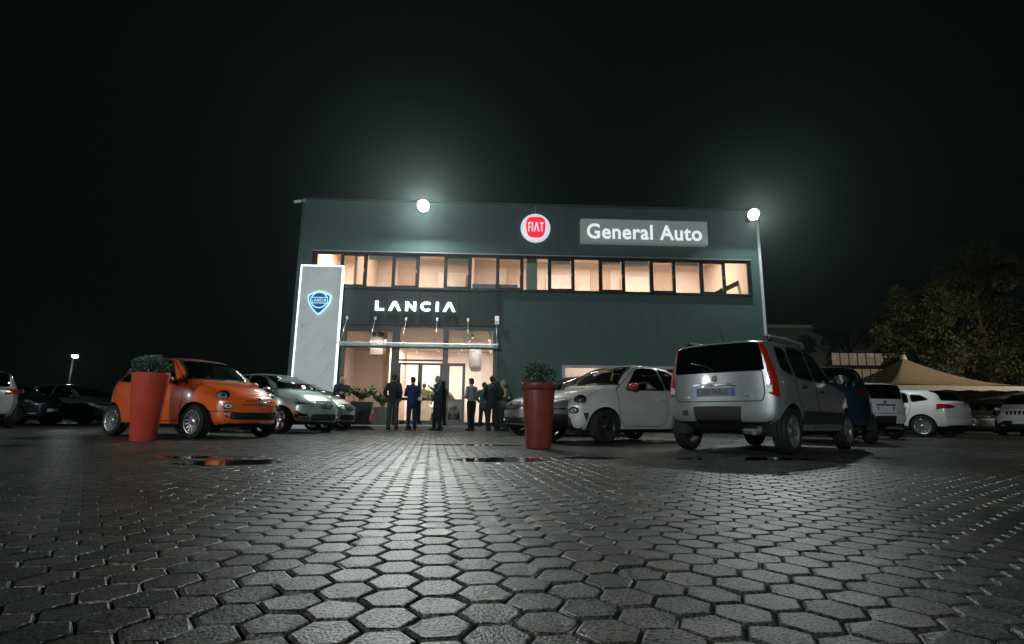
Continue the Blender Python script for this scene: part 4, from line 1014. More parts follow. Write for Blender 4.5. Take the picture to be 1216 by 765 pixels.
def fiat500(paint_, sporty=False):
    sp = dict(name='parked_car', paint=paint_, wb=2.30, R=.292, track=1.385, tw=.19, rim='abarth' if sporty else 'multi', wellw=.775, arch=.335,
        xr=-1.60, xf=1.70, dr=.10, df=.17, nr=2.6, nf=2.5, cf=.36, cr=.30, bendf=.35, bendr=-.6, bexp=2.2, zpf=.52, zpr=.62, bulge=.022, rc=.085, bw=.95,
        top=[(-1.60, 1.02), (-1.50, 1.14), (-1.32, 1.29), (-1.05, 1.41), (-.6, 1.475), (-.15, 1.488), (.15, 1.462), (.40, 1.385), (.70, 1.205), (.93, 1.045), (1.02, 1.005), (1.25, .962), (1.48, .895), (1.62, .825), (1.70, .765)],
        belt=[(-1.60, .92), (-1.2, .965), (-.6, .955), (.3, .925), (.95, .905), (1.3, .84), (1.55, .76), (1.70, .68)],
        bot=[(-1.60, .36), (-1.45, .25), (-1.15, .20), (1.2, .19), (1.5, .21), (1.70, .25)],
        plan=[(-1.60, .690), (-1.45, .755), (-1.15, .805), (-.6, .812), (.6, .812), (1.15, .80), (1.45, .755), (1.62, .70), (1.70, .665)],
        roofw=[(-1.60, .50), (-1.2, .535), (-.6, .565), (0, .575), (.35, .585), (.95, .66), (1.3, .60), (1.70, .44)],
        cowl=.99, hatchz=.90, glass=G_CAR,
        windows=[[(.60, .965), (.17, 1.36), (-.02, 1.395), (-.38, 1.40), (-.44, .985)], [(-.50, .99), (-.46, 1.395), (-.72, 1.365), (-.98, 1.22), (-1.10, 1.03)]],
        door=[(.88, .93), (.86, .50), (.76, .30), (-.30, .29), (-.44, .42), (-.475, .95), (-.43, 1.43), (-.05, 1.43), (.20, 1.39)],
        mirror=(.56, .775, 1.01, .95), handles=[(T.DOOR, -.30, .80)], handle_mat=M_CHROME if not sporty else paint_, seat_z=.40, seat_x=-.12, dash_x=.42, dash_z=.93,
        prints=[([(-.2, 1.03), (.70, 1.03), (.655, 1.08), (.555, 1.36), (.50, 1.425), (-.2, 1.432)], 'screen', T.SEAL), ([(-.2, 1.06), (.655, 1.06), (.62, 1.09), (.53, 1.345), (.47, 1.40), (-.2, 1.41)], 'screen', T.GLASS_F),
                (rounded([(-.2, 1.05), (.60, 1.05), (.50, 1.36), (-.2, 1.38)], .06), 'hatch', T.GLASS_R), (rounded([(.52, .70), (.66, .70), (.66, .93), (.52, .93)], .05), 'rear', T.TAIL)])
    if sporty:
        sp['mirror_mat'] = simple('red_mirror_cap', (.36, .012, .014), .3, coat=.8)
        sp['prints'] += [(rounded([(-.2, .22), (.50, .22), (.47, .44), (.40, .50), (-.2, .50)], .05), 'front', T.LOWER), (rounded([(1.50, .36), (1.56, .52), (1.46, .53)], .02), 'side', T.VENT)]
    else:
        sp['roof_mat'] = simple('black_soft_top', (.012, .012, .013), .6, scale=40, bmp=.2)
        sp['prints'].append((rounded([(-.98, -.2), (.20, -.2), (.24, .50), (-.95, .50)], .08), 'top', T.ROOF))
        sp['prints'] += [(rounded([(-.2, .335), (.45, .335), (.48, .36), (.47, .44), (.44, .46), (-.2, .46)], .02), 'front', T.LOWER)]
    def extra(root, tree, made, sp):
        ringlamp(root, tree, .515, .745, .098, .105, 'headlight', sporty); ringlamp(root, tree, .515, .565, .078, .052, 'indicator_lamp', sporty, .034)
        badge(root, tree, 0, .655, .058)
        mt = M_CHROME
        if not sporty:
            strip(root, tree, lin(-.30, -.07, 7), lambda y: .665 - .02 * abs(y), .010, 'nose_bar', mt); strip(root, tree, lin(.07, .30, 7), lambda y: .665 - .02 * abs(y), .010, 'nose_bar', mt)
            strip(root, tree, lin(-.33, .33, 13), lambda y: .592, .009, 'nose_bar', simple('nose_bar_dark', (.10, .03, .015), .3))
            for s in (1, -1):
                strip(root, tree, [s * k for k in lin(.44, .72, 8)], lambda y: .475 - .12 * max(0, .55 - abs(y)), .011, 'bumper_bar', mt)
            for k in range(3): strip(root, tree, lin(-.42, .42, 15), lambda y, k=k: .365 + k * .034, .007, 'grille_bar', M_RUB, off=-.006)
            for s in (1, -1):
                h, n = surf(tree, 'x+', .50, .425)
                o = MB().lathe([(0, .02), (.045, .015), (.058, 0), (.055, -.02)], 16, axis='x').build('fog_lamp', M_CHROME, root); o.location = (h.x - .005, s * .50, .425)
                MB().lathe([(0, .024), (.038, .02)], 16, axis='x').build('lens', M_REFL, o)
        else:
            for k in range(5): strip(root, tree, lin(-.42, .42, 15), lambda y, k=k: .26 + k * .045, .008, 'grille_bar', M_RUB, off=-.006)
            strip(root, tree, lin(-.40, .40, 13), lambda y: .59, .012, 'nose_slot', M_BLACKP, off=0)
        # bonnet shut lines and sills
        for s in (1, -1):
            pts = []
            for x in lin(1.0, 1.58, 9):
                h, n = surf(tree, 'z+', x, .60 - .10 * (x - 1.0)); pts.append((h.x, s * h.y, h.z + .0005))
            MB().tube(pts, .0035, 5).build('bonnet_seam', M_RUB, root)
        wiper(root, [(.86, .10, 1.085), (.90, .30, 1.06), (.93, .55, 1.035)]); wiper(root, [(.86, -.42, 1.085), (.91, -.20, 1.06), (.955, .05, 1.035)])
        if sporty:
            sheet = simple('glint_card_white', (.72, .74, .73), .6)  # white cards standing in for showroom light caught in the side windows
            for x, z0 in ((-.36, 1.04), (-.66, 1.06)):
                h, n = surf(tree, 'y+', x, z0 + .12)
                o = MB().box(-.08, .08, -.002, .002, -.12, .12).build('glint_card', sheet, root); o.location = (x, h.y - .035, z0 + .12); o.rotation_euler = (R(14), 0, 0)
    sp['extra'] = extra
    return sp
# ------------------------------------------------------------------ boxy small hatchback (silver one nearest, white one farther)
def panda(paint_, clad=True, tail_hi=True, txt=None, rails=True):
    def deform(x, y, z):
        if x < -1.2: x += .055 * max(0, z - .85) * min(1, (-1.2 - x) / .3)
        return (x, y, z)
    sp = dict(name='parked_car', paint=paint_, wb=2.305, R=.295, track=1.37, tw=.185, rim='steel', wellw=.765, arch=.345,
        xr=-1.56, xf=1.68, dr=.09, df=.11, nr=4.6, nf=3.0, cf=.26, cr=.10, bendf=.6, bendr=-.9, bexp=2.6, zpr=.85, zpf=.6, bulge=.010, rc=.055, bw=.968, deform=deform,
        top=[(-1.56, 1.545), (-1.3, 1.575), (-.8, 1.595), (-.2, 1.595), (.15, 1.56), (.40, 1.47), (.80, 1.18), (.98, 1.055), (1.10, 1.02), (1.4, .965), (1.60, .89), (1.68, .83)],
        belt=[(-1.56, 1.02), (-.9, 1.0), (0, .955), (.9, .93), (1.3, .87), (1.68, .74)],
        bot=[(-1.56, .40), (-1.42, .31), (-1.1, .24), (1.15, .23), (1.45, .27), (1.68, .32)],
        plan=[(-1.56, .748), (-1.40, .778), (-1.1, .788), (.9, .788), (1.3, .77), (1.55, .73), (1.68, .69)],
        roofw=[(-1.56, .585), (-.8, .60), (0, .60), (.4, .61), (1.0, .66), (1.4, .60), (1.68, .52)],
        cowl=1.02, hatchz=1.0, glass=G_CAR, glass_r=G_TINT, wr=.045,
        windows=[[(.66, 1.0), (.20, 1.44), (-.02, 1.485), (-.16, 1.49), (-.16, 1.01)], [(-.235, 1.012), (-.235, 1.492), (-.70, 1.49), (-.86, 1.42), (-.90, 1.03)], [(-.99, 1.05), (-.95, 1.43), (-1.22, 1.46), (-1.30, 1.12)]],
        door=[(.84, .95), (.84, .50), (.74, .34), (-.15, .34), (-.19, .45), (-.197, 1.53), (-.02, 1.53), (.22, 1.475)], door2=[(-.215, .34), (-.62, .34), (-.80, .55), (-.945, .75), (-.95, 1.05), (-.88, 1.45), (-.72, 1.53), (-.215, 1.53)],
        mirror=(.60, .77, 1.04, 1.05), mirror_mat=M_BLACKP, handles=[(T.DOOR, -.02, .84), (T.DOOR2, -.70, .88)], handle_mat=M_BLACKP, seat_z=.50, seat_x=-.05, dash_x=.5, dash_z=.97, wrap=.085,
        prints=[([(-.2, 1.06), (.70, 1.06), (.60, 1.50), (-.2, 1.53)], 'screen', T.SEAL), ([(-.2, 1.09), (.66, 1.09), (.56, 1.47), (-.2, 1.50)], 'screen', T.GLASS_F),
                (rounded([(-.2, .66), (.585, .66), (.62, .78), (.60, 1.085), (-.2, 1.085)], .03), 'rear', T.SEAM), (rounded([(-.2, .672), (.575, .672), (.608, .78), (.588, 1.075), (-.2, 1.075)], .03), 'rear', T.GATE),
                (rounded([(-.2, 1.085), (.62, 1.085), (.575, 1.475), (.50, 1.50), (-.2, 1.51)], .04), 'hatch', T.GLASS_R),
                (smooth_poly([(.655, .76), (.90, .755), (.92, 1.09), (.88, 1.49), (.575, 1.49), (.605, 1.30), (.645, 1.10)], 3), 'corner', T.TAIL),
                (rounded([(-.2, .36), (.30, .36), (.33, .60), (-.2, .61)], .02), 'rear', T.INSERT), ([(-.2, .2), (.95, .2), (.95, .36), (.55, .395), (.42, .37), (-.2, .37)], 'rear', T.CLAD),
                (rounded([(-.2, .82), (.20, .82), (.24, .89), (-.2, .90)], .01), 'rear', T.STRIP),
                (rounded([(.38, .62), (.66, .66), (.68, .84), (.46, .82)], .04), 'fcorner', T.HEAD), ([(-.2, .66), (.36, .66), (.36, .74), (-.2, .74)], 'front', T.GRILLE), ([(-.2, .36), (.5, .36), (.5, .48), (-.2, .48)], 'front', T.LOWER)])
    sp['strip_mat'] = paint_
    zm = lambda z: z if z < .8 else .8 + (z - .8) * .89
    for kk in ('top', 'belt'): sp[kk] = [(a, zm(z)) for a, z in sp[kk]]
    sp['windows'] = [[(a, zm(z)) for a, z in w] for w in sp['windows']]; sp['door'] = [(a, zm(z)) for a, z in sp['door']]; sp['door2'] = [(a, zm(z)) for a, z in sp['door2']]
    sp['prints'] = [([(a, zm(z)) for a, z in q], v, tg) for q, v, tg in sp['prints']]; sp['cowl'] = zm(sp['cowl']); sp['hatchz'] = zm(sp['hatchz'])
    if clad: sp['prints'].append(([(-.86, .38), (.86, .38), (.86, .56), (-.78, .56)], 'side', T.CLAD)); sp['arch_trim'] = .0
    def extra(root, tree, made, sp):
        h, n = surf(tree, 'x-', 0, .80); number_plate(root, h.x - .008, .79, False, txt, mat=simple('dull_number_plate', (.15, .16, .16), .5) if txt else None)
        MB().box(-.006, .02, -.30, .30, -.018, .018, .006).build('plate_garnish', M_CHROME, root).location = (h.x - .02, 0, .885)
        badge(root, tree, 0, zm(.985), .042, 'x-')
        # dark outline of the lower tailgate, small lettering blocks
        for s in (1, -1):
            hh, n = surf(tree, 'x-', .42, .72)
            MB().box(-.003, .003, -.06, .06, -.008, .008).build('badge_lettering', M_CHROME, root).location = (hh.x - .004, s * .42, .725)
            # lower clear section of the tail lamp
            hh, n = surf(tree, 'x-', .665, .83)
            o = MB().box(-.012, .012, -.03, .03, -.045, .045, .006).build('reverse_lamp', M_REFL, made.get((T.TAIL, s)) or root); o.location = (hh.x - .006, s * .672, .82); o.rotation_euler = (0, 0, -s * .3)
        if rails:
            for s in (1, -1):
                r = MB().tube([(-1.28, s * .57, zm(1.565)), (-1.18, s * .57, zm(1.63)), (-.6, s * .58, zm(1.655)), (-.05, s * .585, zm(1.635)), (.08, s * .585, zm(1.57))], .018, 8); ro = r.build('roof_rail', simple('rail_silver', (.5, .51, .51), .4, .6), root)
                MB().box(-1.33, -1.16, s * .56 - .025, s * .56 + .025, zm(1.55), zm(1.62), .012).build('rail_foot', M_BLACKP, ro); MB().box(-.02, .12, s * .58 - .025, s * .58 + .025, zm(1.545), zm(1.61), .012).build('rail_foot', M_BLACKP, ro)
        MB().tube([(-1.30, 0.0, zm(1.57)), (-1.48, 0.0, zm(1.90))], [.007, .003], 5).build('antenna', M_BLACKP, root)
        hh, n = surf(tree, 'x-', .0, zm(1.13))
        wiper(root, [(hh.x - .015, 0, zm(1.10)), (hh.x - .012, .12, zm(1.18)), (hh.x + .012, .34, zm(1.24))])
        MB().box(-.03, .03, -.025, .025, -.03, .03).build('tow_eye_cover', M_BLACKP, root).location = (hh.x - .0, .45, .52)
        MB().tube([(-1.2, -.45, .27), (-1.64, -.47, .27)], .028, 10).build('exhaust', M_GREYRIM, root); MB().box(-1.45, -1.05, -.62, -.22, .24, .36, .05).build('silencer', M_GREYRIM, root); MB().box(-1.22, -1.08, -.62, .62, .24, .34, .03).build('rear_axle', M_BLACKP, root)
    sp['extra'] = extra
    return sp
# ------------------------------------------------------------------ general hatchback: proportions and face set per car
def hatch(paint_, fplate=False, Lf=1.86, Lr=-1.78, H=1.50, Wd=.84, wb=2.45, rim='five', nose='oval', tailz=.98, slope=1.0, R_=.31, txt=None, clad_z=None, hoodz=.98, roof_end=-1.1, tail_poly=None, rearwin=None, boxy=False, glass_=None, sill=.20, wrap=.36, quarter=False):
    xf, xr = Lf - .14, Lr + .10; k = Wd
    hz = hoodz
    sp = dict(name='parked_car', paint=paint_, wb=wb, R=R_, track=2 * k - .22, tw=.205, rim=rim, wellw=k - .04, arch=R_ + .045,
        xr=xr, xf=xf, dr=.10, df=.14, nr=2.9, nf=2.7, cf=.32, cr=.26, bendf=.4, bendr=-.8, bexp=2.4, zpf=.55, zpr=.62, bulge=.018, rc=.08, bw=.955, n=52,
        top=[(xr, tailz), (xr + .12, tailz + .10 * slope), (roof_end - .15, H - .13), (roof_end + .15, H - .05), (-.55, H - .008), (-.1, H), (.2, H - .03), (.45, H - .11), (.80, (H + hz) / 2 + .02), (1.10, hz + .055), (1.22, hz + .015), (1.5, hz - .06), (xf - .08, hz - .16), (xf, hz - .22)],
        belt=[(xr, tailz - .06), (-1.2, .99), (-.5, .97), (.4, .94), (1.1, .90), (xf - .2, hz - .19), (xf, hz - .30)],
        bot=[(xr, .36), (xr + .2, .26), (-wb / 2, sill), (wb / 2, sill), (xf - .15, .21), (xf, .25)],
        plan=[(xr, k - .10), (xr + .25, k - .03), (-.8, k), (.8, k), (1.3, k - .015), (xf - .15, k - .075), (xf, k - .12)],
        roofw=[(xr, k - .27), (-1.0, k - .24), (0, k - .225), (.4, k - .215), (1.1, k - .16), (1.5, k - .24), (xf, k - .36)],
        cowl=hz + .03, hatchz=tailz - .02, glass=glass_ or G_CAR, clad_z=clad_z,
        windows=[[(.86, .985), (.36, H - .135), (.12, H - .09), (-.10, H - .085), (-.10, 1.005)], [(-.18, 1.008), (-.18, H - .085), (-.62, H - .10), (-.92, H - .19), (-1.0, 1.05)]],
        door=[(1.0, .95), (.98, .50), (.88, .33), (-.08, .32), (-.12, .45), (-.14, H - .05), (.10, H - .05), (.40, H - .11)], door2=[(-.16, .33), (-.75, .33), (-.95, .60), (-1.05, .80), (-1.06, 1.02), (-.98, H - .17), (-.64, H - .06), (-.16, H - .05)],
        mirror=(.80, k - .04, 1.03, 1.0), handles=[(T.DOOR, -.0, .84), (T.DOOR2, -.86, .88)], seat_z=.42, seat_x=.02, dash_x=.62, dash_z=.92, wrap=wrap,
        prints=[([(-.2, hz + .05), (k - .13, hz + .05), (k - .26, H - .06), (-.2, H - .035)], 'screen', T.SEAL), ([(-.2, hz + .085), (k - .17, hz + .085), (k - .29, H - .085), (-.2, H - .06)], 'screen', T.GLASS_F)])
    sp['prints'].append((rearwin or rounded([(-.2, tailz + .04), (k - .22, tailz + .04), (k - .28, H - .10), (-.2, H - .085)], .05), 'hatch', T.GLASS_R))
    sp['prints'].append((tail_poly or rounded([(k - .32, tailz - .16), (k + .1, tailz - .12), (k + .1, tailz + .02), (k - .28, tailz - .02)], .03), 'corner', T.TAIL))
    if quarter: sp['windows'].append([(-1.09, 1.07), (-1.03, H - .22), (-1.28, H - .24), (-1.50, 1.13)])
    z = hz
    if nose == 'swept':      # triangular lamps swept back, deep shield grille
        sp['prints'] += [(rounded([(.36, z - .36), (.60, z - .33), (.80, z - .21), (.74, z - .15), (.52, z - .21), (.38, z - .27)], .03), 'fcorner', T.HEAD), (rounded([(-.2, z - .40), (.16, z - .40), (.27, z - .25), (.24, z - .20), (-.2, z - .19)], .03), 'front', T.GRILLE),
                         (rounded([(-.2, .30), (.36, .30), (.42, .36), (.38, .46), (-.2, .47)], .03), 'front', T.LOWER), (rounded([(.44, .34), (.70, .36), (.70, .45), (.50, .47)], .03), 'fcorner', T.VENT)]
    elif nose == 'wide':     # broad grille between slim lamps
        sp['prints'] += [(rounded([(.42, z - .36), (.76, z - .32), (.78, z - .20), (.44, z - .24)], .03), 'fcorner', T.HEAD), (rounded([(-.2, z - .42), (.38, z - .40), (.40, z - .24), (-.2, z - .23)], .02), 'front', T.GRILLE), (rounded([(-.2, .30), (.55, .30), (.58, .44), (-.2, .45)], .03), 'front', T.LOWER)]
    elif nose == 'round':    # round lamps with a barred grille
        sp['prints'] += [(circle2(k - .24, z - .29, .105, 20), 'fcorner', T.HEAD), (rounded([(-.2, z - .44), (.36, z - .42), (.40, z - .24), (-.2, z - .21)], .04), 'front', T.GRILLE), (rounded([(-.2, .28), (.52, .28), (.52, .40), (-.2, .41)], .03), 'front', T.LOWER)]
    elif nose == 'slots':    # upright face, seven slots, round lamps
        sp['prints'] += [(circle2(k - .20, z - .27, .10, 20), 'fcorner', T.HEAD), ([(-.2, .34), (.60, .34), (.70, .46), (.50, .56), (-.2, .56)], 'front', T.CLAD)]
        for i in range(4): sp['prints'].append((rounded([(i * .125 - .04, z - .35), (i * .125 + .04, z - .35), (i * .125 + .04, z - .20), (i * .125 - .04, z - .20)], .015), 'front', T.GRILLE))
    def extra(root, tree, made, sp):
        if nose in ('swept', 'wide'):
            badge(root, tree, 0, z - .27, .05, col=simple('badge_dark', (.02, .03, .06), .3))
            strip(root, tree, lin(-.30, .30, 11), lambda y: z - .205 - (.0 if nose == 'wide' else .0), .009, 'grille_trim', M_CHROME)
            if nose == 'swept':
                for s in (1, -1): strip(root, tree, [s * q for q in lin(.17, .28, 5)], lambda y: z - .40 + (abs(y) - .16) * 1.35, .010, 'grille_trim', M_CHROME)
            for q in range(3): strip(root, tree, lin(-.26, .26, 9), lambda y, q=q: z - .36 + q * .045, .006, 'grille_bar', M_GREYRIM, off=-.008)
        if nose == 'round':
            for q in range(4): strip(root, tree, lin(-.34, .34, 11), lambda y, q=q: z - .40 + q * .045, .009, 'grille_bar', M_CHROME, off=-.004)
        if nose != 'none':
            h, n = surf(tree, 'x+', 0, .50)
            if fplate: number_plate(root, h.x + .006, .50, True, None)
            for s in (1, -1): strip(root, tree, [s * q for q in lin(.50, .66, 4)], lambda y: .385, .022, 'fog_lamp', M_REFL)
        h, n = surf(tree, 'x-', 0, tailz - .22); number_plate(root, h.x - .008, tailz - .22, False, txt)
        badge(root, tree, 0, tailz - .06, .045, 'x-', simple('badge_dark', (.02, .03, .06), .3))
        for q in sp.get('gate_line', []): pass
        wiper(root, [(1.02, .10, hz + .085), (1.06, .32, hz + .07), (1.10, .58, hz + .05)])
        h, n = surf(tree, 'x-', .0, tailz + .08); wiper(root, [(h.x - .012, 0, tailz + .05), (h.x - .008, .28, tailz + .08)])
        strip(root, tree, lin(-k + .3, k - .3, 13), lambda y: .60, .004, 'bumper_seam', M_RUB, 'x-', 0)
        for s in (1, -1):
            pts = []
            for x in lin(1.25, xf - .1, 7):
                hh, n = surf(tree, 'z+', x, k - .22 - .1 * (x - 1.2))
                if hh: pts.append((hh.x, s * hh.y, hh.z))
            if len(pts) > 1: MB().tube(pts, .0035, 5).build('bonnet_seam', M_RUB, root)
    sp['extra'] = extra
    return sp
P_ORANGE = paint('orange_paint', (.72, .115, .016), 0, .30)
P_PALE = paint('pale_grey_paint', (.43, .435, .42), 0, .34)
P_SILVER = paint('silver_paint', (.31, .335, .33), .5, .36)
P_AQUA = paint('silver_green_paint', (.36, .46, .44), .5, .34)
P_STEEL = paint('steel_silver_paint', (.42, .45, .46), .6, .34)
P_WHITE = paint('white_paint', (.74, .75, .74), 0, .32)
P_BLACK = paint('black_blue_paint', (.008, .011, .020), 0, .28)
P_BLUE = paint('dark_blue_paint', (.006, .018, .032), .2, .3)
P_GREY = paint('slate_grey_paint', (.11, .14, .145), .5, .34)
P_DGREEN = paint('dark_green_paint', (.018, .035, .034), .3, .32)
P_MGREY = paint('mid_grey_paint', (.24, .25, .245), .45, .34)
P_DARK = paint('charcoal_paint', (.022, .024, .025), .2, .32)
GRP = 'cars parked around the lot'
def car(sp, label, x, y, hd): return make_car(sp, label, 'car', GRP, (x, y), R(hd))
car(fiat500(P_ORANGE), 'orange rounded small hatchback with chrome multi-spoke wheels beside the red planter', -6.18, 10.35, -24.6)
car(fiat500(P_PALE, True), 'pale grey sporty small hatchback with red mirror caps and black wheels', 2.16, 10.59, -144.9)
car(panda(P_SILVER, txt='CD 063LG'), 'boxy silver hatchback with roof rails and tall red tail lights seen from behind', 3.92, 8.17, 43.0)
# behind the orange car
def by_wheel(sp, label, wx, wy, hd, which='FR'):
    a = R(hd); lx = sp['wb'] / 2 * (1 if which[0] == 'F' else -1); ly = sp['track'] / 2 * (1 if which[1] == 'L' else -1)
    return car(sp, label, wx - lx * math.cos(a) + ly * math.sin(a), wy - lx * math.sin(a) - ly * math.cos(a), hd)
by_wheel(hatch(P_AQUA, Lf=1.88, Lr=-1.80, H=1.50, wb=2.39, nose='swept', hoodz=.99, rim='five'), 'silver green hatchback with swept lamps parked next to the orange car', -5.51, 12.9, -25)
by_wheel(hatch(P_STEEL, Lf=1.88, Lr=-1.62, H=1.46, wb=2.36, nose='swept', hoodz=.98, rim='five'), 'steel silver hatchback with chrome shield grille nearest the marble totem', -5.31, 16.92, -15, 'FL')
# far side of the lot
by_wheel(hatch(P_BLACK, fplate=True, Lf=1.90, Lr=-1.90, H=1.47, wb=2.5, nose='round', hoodz=1.02, rim='dark', R_=.32, boxy=True), 'glossy black hatchback with round lamps and chrome barred grille', -16.0, 17.2, 4)
by_wheel(hatch(P_GREY, Lf=2.0, Lr=-1.95, H=1.52, wb=2.6, nose='wide', hoodz=1.0, rim='dark'), 'slate grey hatchback parked behind the black car with round lamps', -15.9, 20.0, -4)
car(hatch(P_DARK, Lf=2.0, Lr=-1.95, H=1.47, wb=2.6, nose='wide', rim='steel'), 'charcoal car with only its roof showing between the grey and orange cars', -20.5, 27.5, -6)
car(hatch(P_SILVER, Lf=2.0, Lr=-2.0, H=1.54, wb=2.6, nose='wide', tailz=1.02, rim='steel', roof_end=-1.55), 'tall silver estate car cut off by the edge of the picture', -14.7, 14.6, 135)
# in front of the facade
car(hatch(P_DGREEN, Lf=1.9, Lr=-1.85, H=1.50, wb=2.45, nose='wide', rim='steel'), 'dark green hatchback parked against the facade beside the group of people', 1.85, 16.85, -166)
car(hatch(P_MGREY, Lf=2.0, Lr=-1.95, H=1.56, wb=2.55, nose='wide', hoodz=1.04, rim='five'), 'mid grey car with a barred grille half hidden by the square red planter', 1.72, 14.35, -152)
# beyond the silver hatchback
_bl = hatch(P_BLUE, Lf=1.95, Lr=-1.85, H=1.62, wb=2.5, nose='wide', tailz=1.10, rim='steel', slope=.8, roof_end=-1.45, clad_z=.42, txt='FG 482RN'); _bl['tail'] = simple('smoked_red_lamp', (.05, .004, .004), .15, coat=.5)
car(_bl, 'dark blue tall hatchback seen from behind past the silver one', 7.10, 12.3, 66)
car(panda(P_WHITE, clad=False, rails=False), 'white boxy hatchback with a tall red tail light beside the dark blue car', 9.62, 15.7, 100)
by_wheel(hatch(P_WHITE, Lf=2.22, Lr=-2.15, H=1.50, wb=2.64, nose='wide', tailz=1.05, rim='ten', quarter=True, R_=.325, Wd=.89, roof_end=-1.62, clad_z=.34, tail_poly=smooth_poly([(.50, .90), (.72, .86), (.98, .87), (.98, .985), (.74, .99), (.58, .95)], 3), wrap=.30), 'white five door hatchback with silver multi-spoke wheels in front of the tent', 12.5, 16.2, 120, 'RL')
car(hatch(P_DARK, Lf=2.0, Lr=-2.0, H=1.60, wb=2.6, nose='wide', rim='steel'), 'charcoal car in the shade between the two white cars under the tent', 22.6, 26.9, -100)
car(hatch(P_WHITE, Lf=2.05, Lr=-2.05, H=1.68, wb=2.57, nose='slots', fplate=True, hoodz=1.14, rim='five', R_=.345, Wd=.90, clad_z=.44, tailz=1.1), 'white off-road car with a seven slot grille at the edge of the picture', 21.1, 21.4, -148)
# white car inside the showroom
car(hatch(P_WHITE, Lf=1.9, Lr=-1.8, H=1.48, wb=2.45, nose='swept', rim='five'), 'white hatchback on show inside behind the entrance doors', -3.35, 23.9, -75).location.z = .14
# ------------------------------------------------------------------ planters
M_SHRUB = simple('clipped_shrub_leaf', (.085, .130, .098), .55, var=.5, scale=14)
M_SOIL = simple('potting_soil', (.03, .022, .015), .95, bmp=.5, scale=40)
def planter(loc, label, square, seed, sc=1.0):
    o = empty('planter', (*loc, 0), R(12) if square else 0, label, 'planter'); o.scale = (sc, sc, sc)
    red = simple('shaded_red_planter_resin', (.17, .030, .022), .45, spec=.4, var=.14, scale=5, bmp=.06) if square else simple('red_planter_resin', (.50, .062, .036), .42, spec=.4, var=.14, scale=5, bmp=.06)  # square pot: the shade on its body is put into a darker red
    H = 1.10
    if not square:
        MB().lathe([(0, 0), (.172, 0), (.18, .012), (.272, H - .012), (.275, H), (.257, H), (.252, H - .05), (.242, H - .07), (0, H - .07)], 40).build('pot', red, o); rt = .255
    else:
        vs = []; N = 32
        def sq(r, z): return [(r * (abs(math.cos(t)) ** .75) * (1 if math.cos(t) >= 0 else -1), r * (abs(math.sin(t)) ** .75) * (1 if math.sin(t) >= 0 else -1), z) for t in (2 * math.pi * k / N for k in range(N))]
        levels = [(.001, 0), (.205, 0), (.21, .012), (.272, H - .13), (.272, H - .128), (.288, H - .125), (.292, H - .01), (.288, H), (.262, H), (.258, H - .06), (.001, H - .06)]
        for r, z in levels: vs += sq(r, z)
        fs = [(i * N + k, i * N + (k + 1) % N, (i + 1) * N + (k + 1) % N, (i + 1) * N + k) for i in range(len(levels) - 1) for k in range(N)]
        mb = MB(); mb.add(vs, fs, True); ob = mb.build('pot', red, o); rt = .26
    MB().lathe([(0, H - .045), (rt * .95, H - .045)], 20).build('soil', M_SOIL, o)
    rad = .25 if not square else .25; cz = H + (.06 if not square else .12)
    def fn(r):
        a = r.uniform(0, 6.28); u = r.uniform(-.35, 1); q = rad * (.72 + .3 * r.random() ** .5) * (1 + .12 * math.sin(3 * a + seed) + .1 * math.sin(7 * u + a)); s = math.sqrt(max(0, 1 - u * u))
        d = Vector((s * math.cos(a), s * math.sin(a), u)); p = d * q; p.z *= .85
        dd = d + Vector((r.gauss(0, .5), r.gauss(0, .5), r.gauss(0, .5)))
        return (p.x, p.y, p.z + cz), dd
    leaf_cloud(2600 if not square else 1500, fn, .045 if not square else .06, M_SHRUB, 'foliage', o, seed, 1.8)
    st = MB(); r = random.Random(seed)
    st.tube([(0, 0, H - .06), (.01, 0, H + .06)], .022, 8)
    for k in range(14):
        a = r.uniform(0, 6.28); e = r.uniform(.3, 1.3); L = rad * .85
        st.tube([(0, 0, H + .0), (L * .5 * math.cos(a) * math.cos(e), L * .5 * math.sin(a) * math.cos(e), cz + L * .4 * math.sin(e)), (L * math.cos(a) * math.cos(e), L * math.sin(a) * math.cos(e), cz + L * .8 * math.sin(e))], [.010, .007, .004], 5)
    st.build('branches', simple('shrub_wood', (.05, .035, .02)), o)
planter((-5.70, 8.36), 'round tapering red planter with a clipped green ball in front of the orange car', False, 21, .95)
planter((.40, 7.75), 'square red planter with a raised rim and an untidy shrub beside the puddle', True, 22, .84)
# ------------------------------------------------------------------ street lamps
POLE = simple('galvanised_pole', (.06, .062, .062), .6, .3)
def street_lamp(loc, h, rz, label, power, es, tilt=35, col=(.92, .97, 1.0), spread=180):
    o = empty('street_lamp', (*loc, 0), rz, label, 'street lamp', 'street lamps around the lot')
    MB().tube([(0, 0, 0), (0, 0, h * .5), (0, 0, h)], [.08, .065, .045], 12).build('pole', POLE, o); MB().lathe([(0, 0), (.16, 0), (.16, .02), (.10, .05), (.08, .22), (0, .22)], 16).build('base', POLE, o)
    MB().tube([(0, 0, h - .05), (0, -.25, h + .03), (0, -.5, h + .05)], .03, 8).build('arm', POLE, o)
    hd = MB().box(-.16, .16, -.95, -.42, h + .02, h + .11, .03).build('lamp_head', POLE, o)
    MB().ellipsoid((0, -.70, h - .01), (.15, .20, .12), 16, 8).build('lens', emitter('street_lens_%d' % int(es), col, es), hd)
    ld = bpy.data.lights.new('street_beam', 'AREA'); ld.shape = 'DISK'; ld.size = .35; ld.spread = R(spread); ld.energy = power; ld.color = col
    l = link(bpy.data.objects.new('street_beam', ld), hd); l.location = (0, -.70, h - .07); l.rotation_euler = (R(-tilt), 0, 0)
def facing(a, b): return math.atan2(b[1] - a[1], b[0] - a[0]) + R(90)     # turns the lamp's -y towards b
